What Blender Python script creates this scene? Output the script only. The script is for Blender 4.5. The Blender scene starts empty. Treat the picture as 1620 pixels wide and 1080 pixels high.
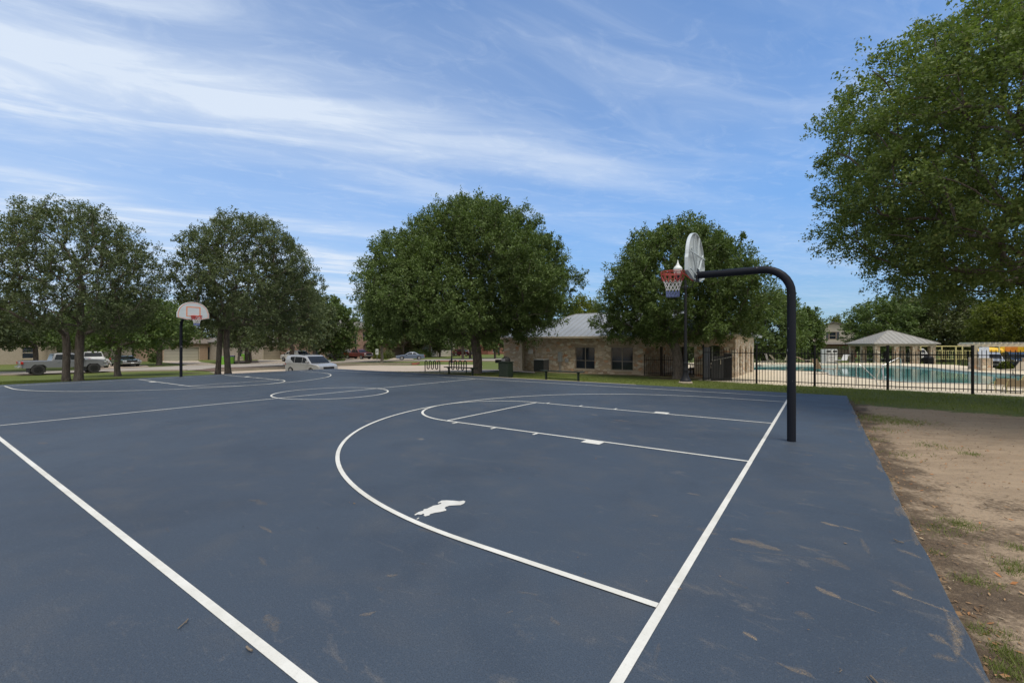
import bpy, bmesh, math, random
import numpy as np
from mathutils import Vector, Matrix
R = math.radians
# ------------------------------------------------------------------ camera, sky, sun, exposure
F_PX, CAM_H, V_H, U_C = 698.0, 1.634, 545.4, 810.0      # focal length in photo pixels, eye height, horizon row
scn = bpy.context.scene
C = scn.collection
cam_d = bpy.data.cameras.new('camera'); cam = bpy.data.objects.new('camera', cam_d); C.objects.link(cam)
cam.location = (0, 0, CAM_H); cam.rotation_euler = (R(90), 0, 0)
cam_d.sensor_width = 36; cam_d.lens = 36 * F_PX / 1620; cam_d.shift_y = (V_H - 540) / 1620
cam_d.clip_start = 0.05; cam_d.clip_end = 3000
scn.camera = cam
SUN_EL, SUN_AZ = 66, 152          # azimuth: compass-like, 0 = +Y (view direction), clockwise
world = bpy.data.worlds.new('World'); scn.world = world; world.use_nodes = True
def build_world():
    nt = world.node_tree; nt.nodes.clear(); N = nt.nodes.new; L = nt.links.new
    def nd(t, **k):
        n = N(t)
        for a, b in k.items(): setattr(n, a, b)
        return n
    def math_(op, a, b=None, c=None):
        n = nd('ShaderNodeMath', operation=op)
        for i, v in enumerate((a, b, c)):
            if v is None: continue
            if isinstance(v, (int, float)): n.inputs[i].default_value = v
            else: L(v, n.inputs[i])
        return n.outputs[0]
    def maprange(v, a, b, c=0.0, d=1.0, smooth=True):
        n = nd('ShaderNodeMapRange'); n.interpolation_type = 'SMOOTHSTEP' if smooth else 'LINEAR'
        L(v, n.inputs[0])
        for i, x in enumerate((a, b, c, d)): n.inputs[i+1].default_value = x
        return n.outputs[0]
    sky = nd('ShaderNodeTexSky'); sky.sky_type = 'NISHITA'; sky.sun_disc = False
    sky.sun_elevation = R(SUN_EL); sky.sun_rotation = R(SUN_AZ)
    sky.air_density = 1.0; sky.dust_density = 0.6; sky.ozone_density = 2.5
    tint = nd('ShaderNodeMixRGB', blend_type='MULTIPLY'); tint.inputs[0].default_value = 1
    L(sky.outputs[0], tint.inputs[1]); tint.inputs[2].default_value = (0.60, 0.87, 1.08, 1)
    tc = nd('ShaderNodeTexCoord'); sep = nd('ShaderNodeSeparateXYZ'); L(tc.outputs['Generated'], sep.inputs[0])
    z = math_('MAXIMUM', sep.outputs[2], 0.02)
    px = math_('DIVIDE', sep.outputs[0], z); py = math_('DIVIDE', sep.outputs[1], z)
    p = math_('ADD', math_('MULTIPLY', px, .924), math_('MULTIPLY', py, .383))      # along the streaks
    q = math_('ADD', math_('MULTIPLY', px, -.383), math_('MULTIPLY', py, .924))     # across them
    def noise(sp, sq, off, scale, det, rough, dist):
        cx = nd('ShaderNodeCombineXYZ'); L(math_('MULTIPLY', p, sp), cx.inputs[0]); L(math_('MULTIPLY', q, sq), cx.inputs[1]); cx.inputs[2].default_value = off
        n = nd('ShaderNodeTexNoise'); n.inputs['Scale'].default_value = scale; n.inputs['Detail'].default_value = det
        n.inputs['Roughness'].default_value = rough; n.inputs['Distortion'].default_value = dist; L(cx.outputs[0], n.inputs['Vector'])
        return n.outputs[0]
    big = noise(.30, .75, 3.1, 1.0, 3, .5, .6)
    wisp = noise(.60, 1.7, 7.7, 1.5, 8, .58, 1.1)
    fine = noise(1.6, 3.0, 1.3, 2.5, 7, .65, 1.2)
    # main band along q = 2.25, thick on the left and thin on the right, softly torn by noise
    wob = math_('MULTIPLY', math_('SUBTRACT', big, .5), .55)
    wq = math_('ADD', math_('SUBTRACT', q, 2.2), wob)
    width = maprange(p, -2.2, 2.0, .40, .20)
    t = math_('DIVIDE', wq, width)
    band = math_('POWER', 2.718, math_('MULTIPLY', math_('MULTIPLY', t, t), -1.3))
    band = math_('MULTIPLY', band, maprange(p, 1.2, 3.2, 1, .15))
    band = math_('MULTIPLY', band, maprange(wisp, .28, .66, .42, 1.0))
    band = math_('MULTIPLY', band, maprange(p, -1.3, 0.4, 1.15, .72))
    # thin veils everywhere, more to the left
    veil = math_('MULTIPLY', maprange(wisp, .38, .75), maprange(big, .36, .64))
    veil = math_('MULTIPLY', veil, maprange(px, -2.5, 2.0, .85, .28))
    veil = math_('ADD', veil, math_('MULTIPLY', maprange(fine, .46, .8), .22))
    veil = math_('ADD', veil, math_('MULTIPLY', maprange(big, .34, .62), maprange(px, -3.0, 2.6, .34, .10)))
    mist = math_('MULTIPLY', maprange(px, -3.0, 1.4, .30, .06), maprange(q, .6, 1.9))
    cov = math_('ADD', math_('MULTIPLY', band, .56), math_('MULTIPLY', veil, .62))
    cov = math_('ADD', cov, mist)
    hz = maprange(sep.outputs[2], .0, .34, .14, 0.0)
    back = maprange(sep.outputs[1], .25, -.25, 0.0, .95)   # unseen cloud cover added behind the camera to neutralise the light
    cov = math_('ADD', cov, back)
    cov = math_('MINIMUM', math_('ADD', cov, hz), .93)
    low = nd('ShaderNodeMixRGB', blend_type='MULTIPLY'); L(maprange(sep.outputs[2], .36, .0, 0.0, 1.0), low.inputs[0]); L(tint.outputs[0], low.inputs[1]); low.inputs[2].default_value = (.44, .51, .60, 1)
    mix = nd('ShaderNodeMixRGB'); L(cov, mix.inputs[0]); L(low.outputs[0], mix.inputs[1]); cl = nd('ShaderNodeMixRGB'); L(maprange(sep.outputs[1], .2, -.3, 0.0, 1.0), cl.inputs[0]); cl.inputs[1].default_value = CLOUD; cl.inputs[2].default_value = (6.4, 6.3, 6.1, 1); L(cl.outputs[0], mix.inputs[2])  # added cloud behind the camera gets a brighter, warmer colour as fill light
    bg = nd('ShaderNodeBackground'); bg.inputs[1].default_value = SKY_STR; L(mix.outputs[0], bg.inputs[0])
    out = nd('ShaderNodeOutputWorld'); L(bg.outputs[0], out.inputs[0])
SKY_STR = 0.088
CLOUD = (4.1, 4.6, 5.3, 1)
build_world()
sun_d = bpy.data.lights.new('sun', 'SUN'); sun_o = bpy.data.objects.new('sun', sun_d); C.objects.link(sun_o)
sun_d.energy = 1.5; sun_d.angle = R(32); sun_d.color = (1.0, .93, .82)
_a = R(SUN_AZ); _sd = Vector((math.sin(_a)*math.cos(R(SUN_EL)), math.cos(_a)*math.cos(R(SUN_EL)), math.sin(R(SUN_EL))))
sun_o.rotation_euler = _sd.to_track_quat('Z', 'Y').to_euler(); sun_o.location = (0, -10, 30)
vs = scn.view_settings
vs.view_transform = 'Standard'; vs.look = 'None'; vs.exposure = 1.05; vs.gamma = 1.0; vs.use_curve_mapping = False
scn.render.engine = 'CYCLES'

# ------------------------------------------------------------------ frames and ground height
TH = R(55.01); O = (4.385, 7.675); LEN = 25.65
A_ANG = math.pi/2 + TH           # heading of the court's length
av = (-math.sin(TH), math.cos(TH)); bv = (math.cos(TH), math.sin(TH))
def cw(s, t): return (O[0] + s*av[0] + t*bv[0], O[1] + s*av[1] + t*bv[1])
def st(x, y):
    x = x - O[0]; y = y - O[1]
    return x*av[0] + y*av[1], x*bv[0] + y*bv[1]
S0, S1, T0, T1 = -1.49, 26.7, -9.3, 9.0      # the slab
def ss(x): x = np.clip(x, 0, 1); return x*x*(3-2*x)
def g0(x, y):
    x = np.asarray(x, float); y = np.asarray(y, float)
    s, t = st(x, y)
    ds = np.maximum(np.maximum(S0 - s, s - S1), 0); dt = np.maximum(np.maximum(T0 - t, t - T1), 0)
    d = np.sqrt(ds*ds + dt*dt)
    z = -.08 - .74*ss(d/26) - .25*ss((d-20)/50)
    z = z - .66*np.exp(-((x+17)**2 + (y-38)**2)/120.) * ss(d/4)
    z = z - .28*np.exp(-((x+43)**2 + (y-42)**2)/260.)
    # level ground round the pool
    w = ss((t-13.5)/3.0) * ss((5-s)/4.0) * ss((x-8)/4)
    far = ss((t-36)/10)
    z = z*(1-w) + w*((-.27 - .12*ss((t-15)/4))*(1-far) + far*(-.82))
    return z
POOL = [(18.0,34.6),(22.2,40.9),(27.4,42.5),(34.3,40.8),(35.0,37.2),(33.2,33.3),(32.3,30.0),(32.8,27.2),(35.5,24.5),(33.5,19.0),(29.0,18.0),(24.0,20.2),(22.4,21.4),(20.0,22.2),(19.8,23.4),(20.0,25.8),(19.9,27.6),(21.7,30.7),(20.0,32.6)]
def inpoly(x, y, P):
    x = np.asarray(x, float); y = np.asarray(y, float); r = np.zeros(x.shape, bool)
    n = len(P)
    for i in range(n):
        x1, y1 = P[i]; x2, y2 = P[(i+1) % n]
        c = ((y1 > y) != (y2 > y)) & (x < (x2-x1)*(y-y1)/(y2-y1+1e-12) + x1)
        r ^= c
    return r
def g(x, y): return float(g0(x, y))
def px(u, v, zoff=0.0):
    """world point on the ground seen at photo pixel u, v"""
    Y = 20.0
    for _ in range(60):
        X = (u-U_C)/F_PX*Y
        z = g(X, Y) + zoff
        Y = .5*Y + .5*min(400, (CAM_H - z)*F_PX/max(v - V_H, .5))
    return (X, Y, z)
def at(u, Y): X = (u-U_C)/F_PX*Y; return (X, Y, g(X, Y))
def zz(v, Y): return CAM_H + (V_H - v)/F_PX*Y

# ------------------------------------------------------------------ materials
MATS = {}
class NT:
    def __init__(s, name):
        s.m = bpy.data.materials.new(name); s.m.use_nodes = True; s.t = s.m.node_tree; s.t.nodes.clear()
        s.out = s.t.nodes.new('ShaderNodeOutputMaterial'); MATS[name] = s.m
    def nd(s, t, inp=None, **k):
        n = s.t.nodes.new(t)
        for a, b in k.items(): setattr(n, a, b)
        for a, b in (inp or {}).items(): s.set(n, a, b)
        return n
    def set(s, n, a, b):
        i = n.inputs[a]
        if isinstance(b, bpy.types.NodeSocket): s.t.links.new(b, i)
        else:
            if isinstance(b, tuple) and len(b) == 3 and i.type == 'RGBA': b = b + (1,)
            i.default_value = b
    def mix(s, f, a, b, blend='MIX'):
        n = s.nd('ShaderNodeMixRGB', blend_type=blend); s.set(n, 0, f); s.set(n, 1, a); s.set(n, 2, b); return n.outputs[0]
    def mth(s, op, a, b=None, clamp=False):
        n = s.nd('ShaderNodeMath', operation=op, use_clamp=clamp); s.set(n, 0, a)
        if b is not None: s.set(n, 1, b)
        return n.outputs[0]
    def mr(s, v, a, b, c=0.0, d=1.0):
        n = s.nd('ShaderNodeMapRange'); s.set(n, 0, v)
        for i, x in enumerate((a, b, c, d)): n.inputs[i+1].default_value = x
        return n.outputs[0]
    def obj(s): return s.nd('ShaderNodeTexCoord').outputs['Object']
    def mapv(s, v, sc=(1,1,1), rot=(0,0,0), loc=(0,0,0)):
        n = s.nd('ShaderNodeMapping', {'Vector': v, 'Scale': sc, 'Rotation': rot, 'Location': loc}); return n.outputs[0]
    def noise(s, v, scale, det=4, rough=.55, dist=0.0):
        n = s.nd('ShaderNodeTexNoise', {'Vector': v, 'Scale': scale, 'Detail': det, 'Roughness': rough, 'Distortion': dist}); return n.outputs[0]
    def bump(s, h, st=.3, dist=.02):
        return s.nd('ShaderNodeBump', {'Height': h, 'Strength': st, 'Distance': dist}).outputs[0]
    def pr(s, col, rough=.6, metal=0.0, spec=.5, nrm=None, coat=0.0):
        n = s.nd('ShaderNodeBsdfPrincipled', {'Base Color': col, 'Roughness': rough, 'Metallic': metal, 'Specular IOR Level': spec})
        if nrm is not None: s.set(n, 'Normal', nrm)
        if coat: n.inputs['Coat Weight'].default_value = coat; n.inputs['Coat Roughness'].default_value = .08
        return n.outputs[0]
    def fin(s, sh): s.t.links.new(sh, s.out.inputs[0]); return s.m
def pm(name, c1, c2=None, scale=3.0, rough=.6, bump=0.0, bscale=40., metal=0.0, spec=.5, coat=0.0, det=4):
    if name in MATS: return MATS[name]
    n = NT(name); v = n.obj(); c2 = c2 or tuple(x*.8 for x in c1)
    f = n.mr(n.noise(v, scale, det), .3, .7)
    nr = n.bump(n.noise(v, bscale, 3), bump, .01) if bump else None
    return n.fin(n.pr(n.mix(f, c1, c2), rough, metal, spec, nr, coat))

def mat_court():
    n = NT('court coating'); v = n.obj()
    big = n.noise(v, .22, 4, .6); med = n.noise(v, 1.3, 5, .6, .4); gr = n.noise(v, 130, 2, .75); gr2 = n.noise(v, 48, 4, .75)
    c = n.mix(n.mr(big, .32, .7), (.036, .051, .075), (.048, .067, .094))
    c = n.mix(n.mth('MULTIPLY', n.mr(med, .5, .75), .5), c, (.075, .080, .088))
    blot = n.noise(n.mapv(v, (1, 1, 1), (0, 0, .5), (9, 3, 0)), .6, 5, .65)
    c = n.mix(n.mth('MULTIPLY', n.mr(blot, .52, .72), .5), c, (.022, .034, .054))
    # dry dust: smeared streaks and scuffs, thicker towards the dirt side
    sp = n.nd('ShaderNodeSeparateXYZ', {0: v})
    side = n.mr(sp.outputs[0], 5.5, -1.2, .18, 1.0)
    d1 = n.noise(n.mapv(v, (1.0, 2.6, 1), (0, 0, .75)), 1.3, 8, .74, .9)
    d2 = n.noise(n.mapv(v, (2.0, 3.6, 1), (0, 0, -.2), (4, 8, 0)), 1.7, 8, .76, 1.4)
    thr = n.mth('MULTIPLY', n.mr(d1, .58, .74), side)
    thr2 = n.mth('MULTIPLY', n.mr(d2, .61, .73), n.mr(sp.outputs[0], 12, 0, .25, .8))
    tex = n.mr(gr2, .3, .7, .45, 1.0)
    c = n.mix(n.mth('MULTIPLY', n.mth('MULTIPLY', thr, tex), .6), c, (.24, .205, .16))
    c = n.mix(n.mth('MULTIPLY', n.mth('MULTIPLY', thr2, tex), .5), c, (.24, .215, .185))
    vo = n.nd('ShaderNodeTexVoronoi', {'Vector': n.mapv(v, (1, 1.6, 1), (0, 0, .6)), 'Scale': .8, 'Randomness': 1.0})
    brk = n.mth('MULTIPLY', n.mr(n.mth('ADD', vo.outputs['Distance'], n.mth('MULTIPLY', n.noise(v, 9, 4), .16)), .17, .12), n.mr(n.noise(v, .45, 2), .52, .6))
    c = n.mix(n.mth('MULTIPLY', n.mth('MULTIPLY', brk, tex), .6), c, (.25, .215, .17))
    c = n.mix(n.mr(gr, .47, .62, 0, .62), c, (.016, .020, .026))
    c = n.mix(n.mr(gr2, .55, .70, 0, .30), c, (.13, .14, .15))
    h = n.mth('ADD', n.mth('MULTIPLY', gr, .6), n.mth('MULTIPLY', gr2, .8))
    return n.fin(n.pr(c, n.mr(med, .3, .7, .58, .72), 0, .42, n.bump(h, .35, .004)))
def mat_paint():
    n = NT('white line paint'); v = n.obj()
    gr = n.noise(v, 120, 3, .7); w = n.noise(v, 2.2, 6, .7)
    c = n.mix(n.mr(w, .4, .72), (.60, .595, .555), (.47, .46, .41))
    c = n.mix(n.mr(gr, .58, .78, 0, .55), c, (.22, .23, .24))
    c = n.mix(n.mr(n.noise(v, .7, 5, .7), .62, .72, 0, .45), c, (.34, .30, .23))
    return n.fin(n.pr(c, .6, 0, .4, n.bump(gr, .25, .003)))
def mat_ground():
    n = NT('ground cover'); v = n.obj()
    at_ = n.nd('ShaderNodeAttribute', attribute_name='dirt').outputs['Fac']; at2 = n.nd('ShaderNodeAttribute', attribute_name='mulch').outputs['Fac']
    nb = n.noise(v, .35, 3); nm = n.noise(v, 2.2, 5, .65); nf = n.noise(v, 22, 5, .7); nx = n.noise(v, 90, 3, .7)
    gc = n.mix(n.mr(nb, .35, .65), (.125, .155, .038), (.16, .185, .052))
    gc = n.mix(n.mr(nm, .5, .75, 0, .6), gc, (.135, .125, .045))
    gc = n.mix(n.mr(nf, .35, .7, .75, 0), gc, (.028, .045, .010))
    gc = n.mix(n.mr(nx, .6, .75, 0, .5), gc, (.16, .165, .06))
    str_ = n.noise(n.mapv(v, (1, 3.4, 1), (0, 0, -.25)), 1.1, 6, .68, .5)
    dc = n.mix(n.mr(str_, .36, .66), (.31, .236, .163), (.205, .153, .105))
    dc = n.mix(n.mr(nb, .35, .65, 0, .5), dc, (.38, .295, .205))
    dc = n.mix(n.mr(nf, .5, .75, 0, .55), dc, (.17, .135, .10))
    dc = n.mix(n.mr(nx, .63, .75, 0, .6), dc, (.45, .38, .29))
    mc = n.mix(n.mr(nf, .35, .65), (.060, .045, .033), (.125, .092, .062))
    mc = n.mix(n.mr(nx, .58, .72, 0, .7), mc, (.26, .20, .14))
    dw = n.mr(n.mth('ADD', at_, n.mth('ADD', n.mth('MULTIPLY', n.mth('SUBTRACT', nm, .5), 1.3), n.mth('MULTIPLY', n.mth('SUBTRACT', nf, .5), .5))), .42, .58)
    mw = n.mr(n.mth('ADD', at2, n.mth('ADD', n.mth('MULTIPLY', n.mth('SUBTRACT', nm, .5), 1.0), n.mth('MULTIPLY', n.mth('SUBTRACT', nf, .5), .7))), .40, .62)
    c = n.mix(dw, gc, dc); c = n.mix(mw, c, mc)
    h = n.mth('ADD', nf, n.mth('MULTIPLY', nx, .5))
    return n.fin(n.pr(c, .95, 0, .15, n.bump(h, .7, .03)))
def mat_leaf(name, dark, light, yellow, transl=.28):
    n = NT(name); v = n.obj()
    rnd = n.nd('ShaderNodeNewGeometry').outputs['Random Per Island']
    f = n.mr(n.noise(v, .55, 3), .3, .7)
    c = n.mix(n.mth('ADD', n.mth('MULTIPLY', rnd, .6), n.mth('MULTIPLY', f, .4)), dark, light)
    c = n.mix(n.mr(rnd, .90, 1.0, 0, .6), c, yellow)
    p = n.pr(c, .55, 0, .22)
    tr = n.nd('ShaderNodeBsdfTranslucent', {'Color': n.mix(1.0, c, (1.1, 1.25, .5), 'MULTIPLY')}).outputs[0]
    mx = n.nd('ShaderNodeMixShader', {0: transl}); n.t.links.new(p, mx.inputs[1]); n.t.links.new(tr, mx.inputs[2])
    return n.fin(mx.outputs[0])
def mat_bark(name='bark', c1=(.15, .13, .11), c2=(.06, .05, .042)):
    n = NT(name); v = n.obj()
    f = n.noise(n.mapv(v, (1, 1, .22)), 16, 5, .7, .6); w = n.noise(v, 2, 3)
    c = n.mix(n.mr(f, .35, .62), c2, c1); c = n.mix(n.mr(w, .5, .75, 0, .4), c, (.15, .14, .12))
    return n.fin(n.pr(c, .95, 0, .1, n.bump(f, .9, .03)))
def mat_stone():
    n = NT('limestone masonry'); v = n.obj()
    d = n.nd('ShaderNodeTexNoise', {'Vector': v, 'Scale': 3.0}).outputs['Color']
    vv = n.nd('ShaderNodeVectorMath', operation='ADD'); n.set(vv, 0, n.mapv(v, (1.0, 1.0, 1.7)))
    sc = n.nd('ShaderNodeVectorMath', operation='SCALE'); n.set(sc, 0, d); sc.inputs['Scale'].default_value = .22; n.set(vv, 1, sc.outputs[0])
    vo = n.nd('ShaderNodeTexVoronoi', {'Vector': vv.outputs[0], 'Scale': 3.3}); ve = n.nd('ShaderNodeTexVoronoi', {'Vector': vv.outputs[0], 'Scale': 3.3}, feature='DISTANCE_TO_EDGE')
    rmp = n.nd('ShaderNodeValToRGB'); sx = n.nd('ShaderNodeSeparateXYZ', {0: vo.outputs['Color']}); n.set(rmp, 0, sx.outputs[0])
    e = rmp.color_ramp.elements; e[0].position = 0; e[0].color = (0.561, 0.439, 0.293, 1); e[1].position = 1; e[1].color = (0.720, 0.659, 0.525, 1)
    for p, c in ((.25, (0.415, 0.329, 0.232)), (.42, (0.683, 0.598, 0.476)), (.60, (0.366, 0.268, 0.177)), (.74, (0.720, 0.708, 0.586)), (.86, (0.512, 0.256, 0.122)), (.92, (0.610, 0.512, 0.403))):
        k = e.new(p); k.color = c + (1,)
    gr = n.noise(v, 14, 5, .7)
    c = n.mix(n.mr(gr, .35, .7, 0, .45), rmp.outputs[0], (0.305, 0.244, 0.183))
    c = n.mix(n.mr(ve.outputs['Distance'], .0, .07, .85, 0), c, (0.403, 0.342, 0.268))
    h = n.mth('ADD', n.mr(ve.outputs['Distance'], 0, .12), n.mth('MULTIPLY', gr, .5))
    return n.fin(n.pr(c, .9, 0, .2, n.bump(h, .7, .04)))
def mat_brick(name, c1, c2, mortar, sc=1.0):
    n = NT(name); v = n.obj(); s = n.nd('ShaderNodeSeparateXYZ', {0: v})
    cx = n.nd('ShaderNodeCombineXYZ', {0: n.mth('ADD', s.outputs[0], s.outputs[1]), 1: s.outputs[2]})
    b = n.nd('ShaderNodeTexBrick', {'Vector': cx.outputs[0], 'Color1': c1, 'Color2': c2, 'Mortar': mortar, 'Scale': 4.2*sc, 'Mortar Size': .02, 'Bias': 0.0, 'Brick Width': .9, 'Row Height': .32})
    c = n.mix(n.mr(n.noise(v, 5, 5, .7), .35, .7, 0, .5), b.outputs[0], tuple(x*.6 for x in c1))
    c = n.mix(n.mr(n.noise(v, .6, 2), .35, .7, 0, .25), c, c2)
    return n.fin(n.pr(c, .9, 0, .2, n.bump(b.outputs[1], -.3, .01)))
def mat_conc(name, c1, c2, joints=0.0):
    n = NT(name); v = n.obj()
    f = n.noise(v, .25, 5, .65); m = n.noise(v, 3, 5, .7); x = n.noise(v, 60, 3, .7)
    c = n.mix(n.mr(f, .35, .68), c1, c2); c = n.mix(n.mr(m, .52, .78, 0, .5), c, tuple(q*.68 for q in c1)); c = n.mix(n.mr(x, .5, .8, 0, .35), c, tuple(q*.6 for q in c1))
    if joints:
        s = n.nd('ShaderNodeSeparateXYZ', {0: n.mapv(v, (1, 1, 1), (0, 0, .6))}); l = None
        for k in (0, 1):
            q = n.mth('PINGPONG', s.outputs[k], joints/2); q = n.mr(q, 0, .035, 1, 0); l = q if l is None else n.mth('MAXIMUM', l, q)
        c = n.mix(n.mth('MULTIPLY', l, .6), c, tuple(q*.35 for q in c1))
    return n.fin(n.pr(c, .9, 0, .25, n.bump(x, .25, .005)))
def mat_glass(name='window glass', c=(.012, .016, .022), r=.06, sp=.6):
    n = NT(name); v = n.obj(); f = n.noise(v, 1.2, 3)
    return n.fin(n.pr(n.mix(n.mr(f, .3, .7), c, tuple(x*2.2 for x in c)), r, 0, sp))
def mat_water():
    n = NT('pool water'); v = n.obj(); f = n.noise(v, 1.6, 4, .6, .5)
    c = n.mix(n.mr(n.noise(v, .3, 2), .35, .65), (.07, .25, .25), (.09, .30, .29))
    return n.fin(n.pr(c, .05, 0, .5, n.bump(f, .16, .02)))
def mat_siding(name, c1, pitch=.2):
    n = NT(name); v = n.obj(); s = n.nd('ShaderNodeSeparateXYZ', {0: v})
    w = n.mth('PINGPONG', s.outputs[2], pitch/2); l = n.mr(w, 0, .02, .45, 0)
    c = n.mix(l, n.mix(n.mr(n.noise(v, 1.5, 4), .3, .7, 0, .4), c1, tuple(x*.8 for x in c1)), tuple(x*.5 for x in c1))
    return n.fin(n.pr(c, .75, 0, .3))
M_COURT = mat_court(); M_LINE = mat_paint(); M_GROUND = mat_ground(); M_BARK = mat_bark(); M_BARKL = mat_bark('pale bark', (.19, .165, .14), (.085, .07, .058))
M_STONE = mat_stone(); M_WATER = mat_water(); M_GLASS = mat_glass(); M_CGLASS = mat_glass('car glass', (.012, .014, .016), .1, .25)
M_LOAK = mat_leaf('oak leaves', (0.060, 0.092, 0.030), (0.123, 0.175, 0.056), (0.210, 0.257, 0.078))
M_LELM = mat_leaf('elm leaves', (0.080, 0.117, 0.036), (0.170, 0.227, 0.067), (0.278, 0.282, 0.103), .34)
M_LGREY = mat_leaf('grey green leaves', (0.068, 0.091, 0.047), (0.134, 0.164, 0.081), (0.207, 0.228, 0.096))
M_LDARK = mat_leaf('dark leaves', (0.058, 0.077, 0.032), (0.120, 0.139, 0.058), (0.199, 0.203, 0.076))
M_LLITE = mat_leaf('light leaves', (0.078, 0.101, 0.020), (0.157, 0.177, 0.034), (0.227, 0.236, 0.049), .4)
M_CONC = mat_conc('beige concrete', (.40, .335, .265), (.34, .285, .225), 4.5); M_ROAD = mat_conc('worn street surface', (.30, .27, .235), (.25, .225, .20))
M_STRIP = mat_conc('concrete edge strip', (.38, .32, .25), (.31, .26, .20)); M_DECK = mat_conc('pool deck concrete', (.56, .475, .345), (.50, .43, .31), 3.0)
M_KERB = mat_conc('kerb concrete', (.30, .25, .20), (.22, .18, .15)); M_RED = pm('faded red kerb paint', (.30, .07, .05), (.22, .09, .07), 6, .8)
M_MULCH = pm('bark mulch', (.135, .085, .060), (.085, .055, .040), 9, .95, .6, 30, det=6)
M_BLACK = pm('black powder coat', (.012, .013, .016), (.018, .019, .022), 3, .45, .05, 60, spec=.14)
M_FENCE = pm('black fence paint', (.010, .011, .012), (.016, .016, .017), 5, .5, spec=.15)
M_GREENM = pm('dark green coated steel', (.010, .019, .013), (.016, .025, .018), 8, .6, .1, 60, spec=.25)
M_ROOFM = pm('grey standing seam metal', (.29, .30, .30), (.25, .26, .26), .8, .45, 0, spec=.5, metal=.15)
M_ROOFT = pm('tan standing seam metal', (.25, .24, .21), (.22, .21, .185), .8, .5)
M_TRIM = pm('cream trim paint', (.50, .44, .34), (.44, .38, .29), 2, .6)
M_SHING = pm('grey shingles', (.16, .15, .14), (.11, .10, .095), 12, .95, .5, 30, det=6)
M_SHINGT = pm('brown shingles', (.15, .125, .105), (.10, .085, .07), 12, .95, .5, 30, det=6)
M_WHITE = pm('white paint', (.74, .75, .74), (.66, .67, .66), 4, .45)
M_TYRE = pm('tyre rubber', (.018, .018, .018), (.026, .026, .026), 20, .85, .2, 60)
M_CHROME = pm('bright metal', (.62, .62, .62), (.5, .5, .5), 6, .22, metal=.9)
M_DRIM = pm('black alloy', (.02, .02, .022), (.03, .03, .032), 6, .35, metal=.4)
M_RIM = pm('silver alloy', (.40, .41, .42), (.3, .3, .31), 6, .35, metal=.7)
M_PLAS = pm('black plastic trim', (.012, .012, .013), (.018, .018, .018), 10, .6, spec=.25)
M_LAMPG = pm('headlight lens', (.50, .52, .54), (.32, .34, .36), 10, .12, coat=.6)
M_TAIL = pm('red lens', (.38, .012, .012), (.25, .01, .01), 10, .15, coat=.6); M_AMBER = pm('amber lens', (.60, .20, .03), None, 10, .2)

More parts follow.
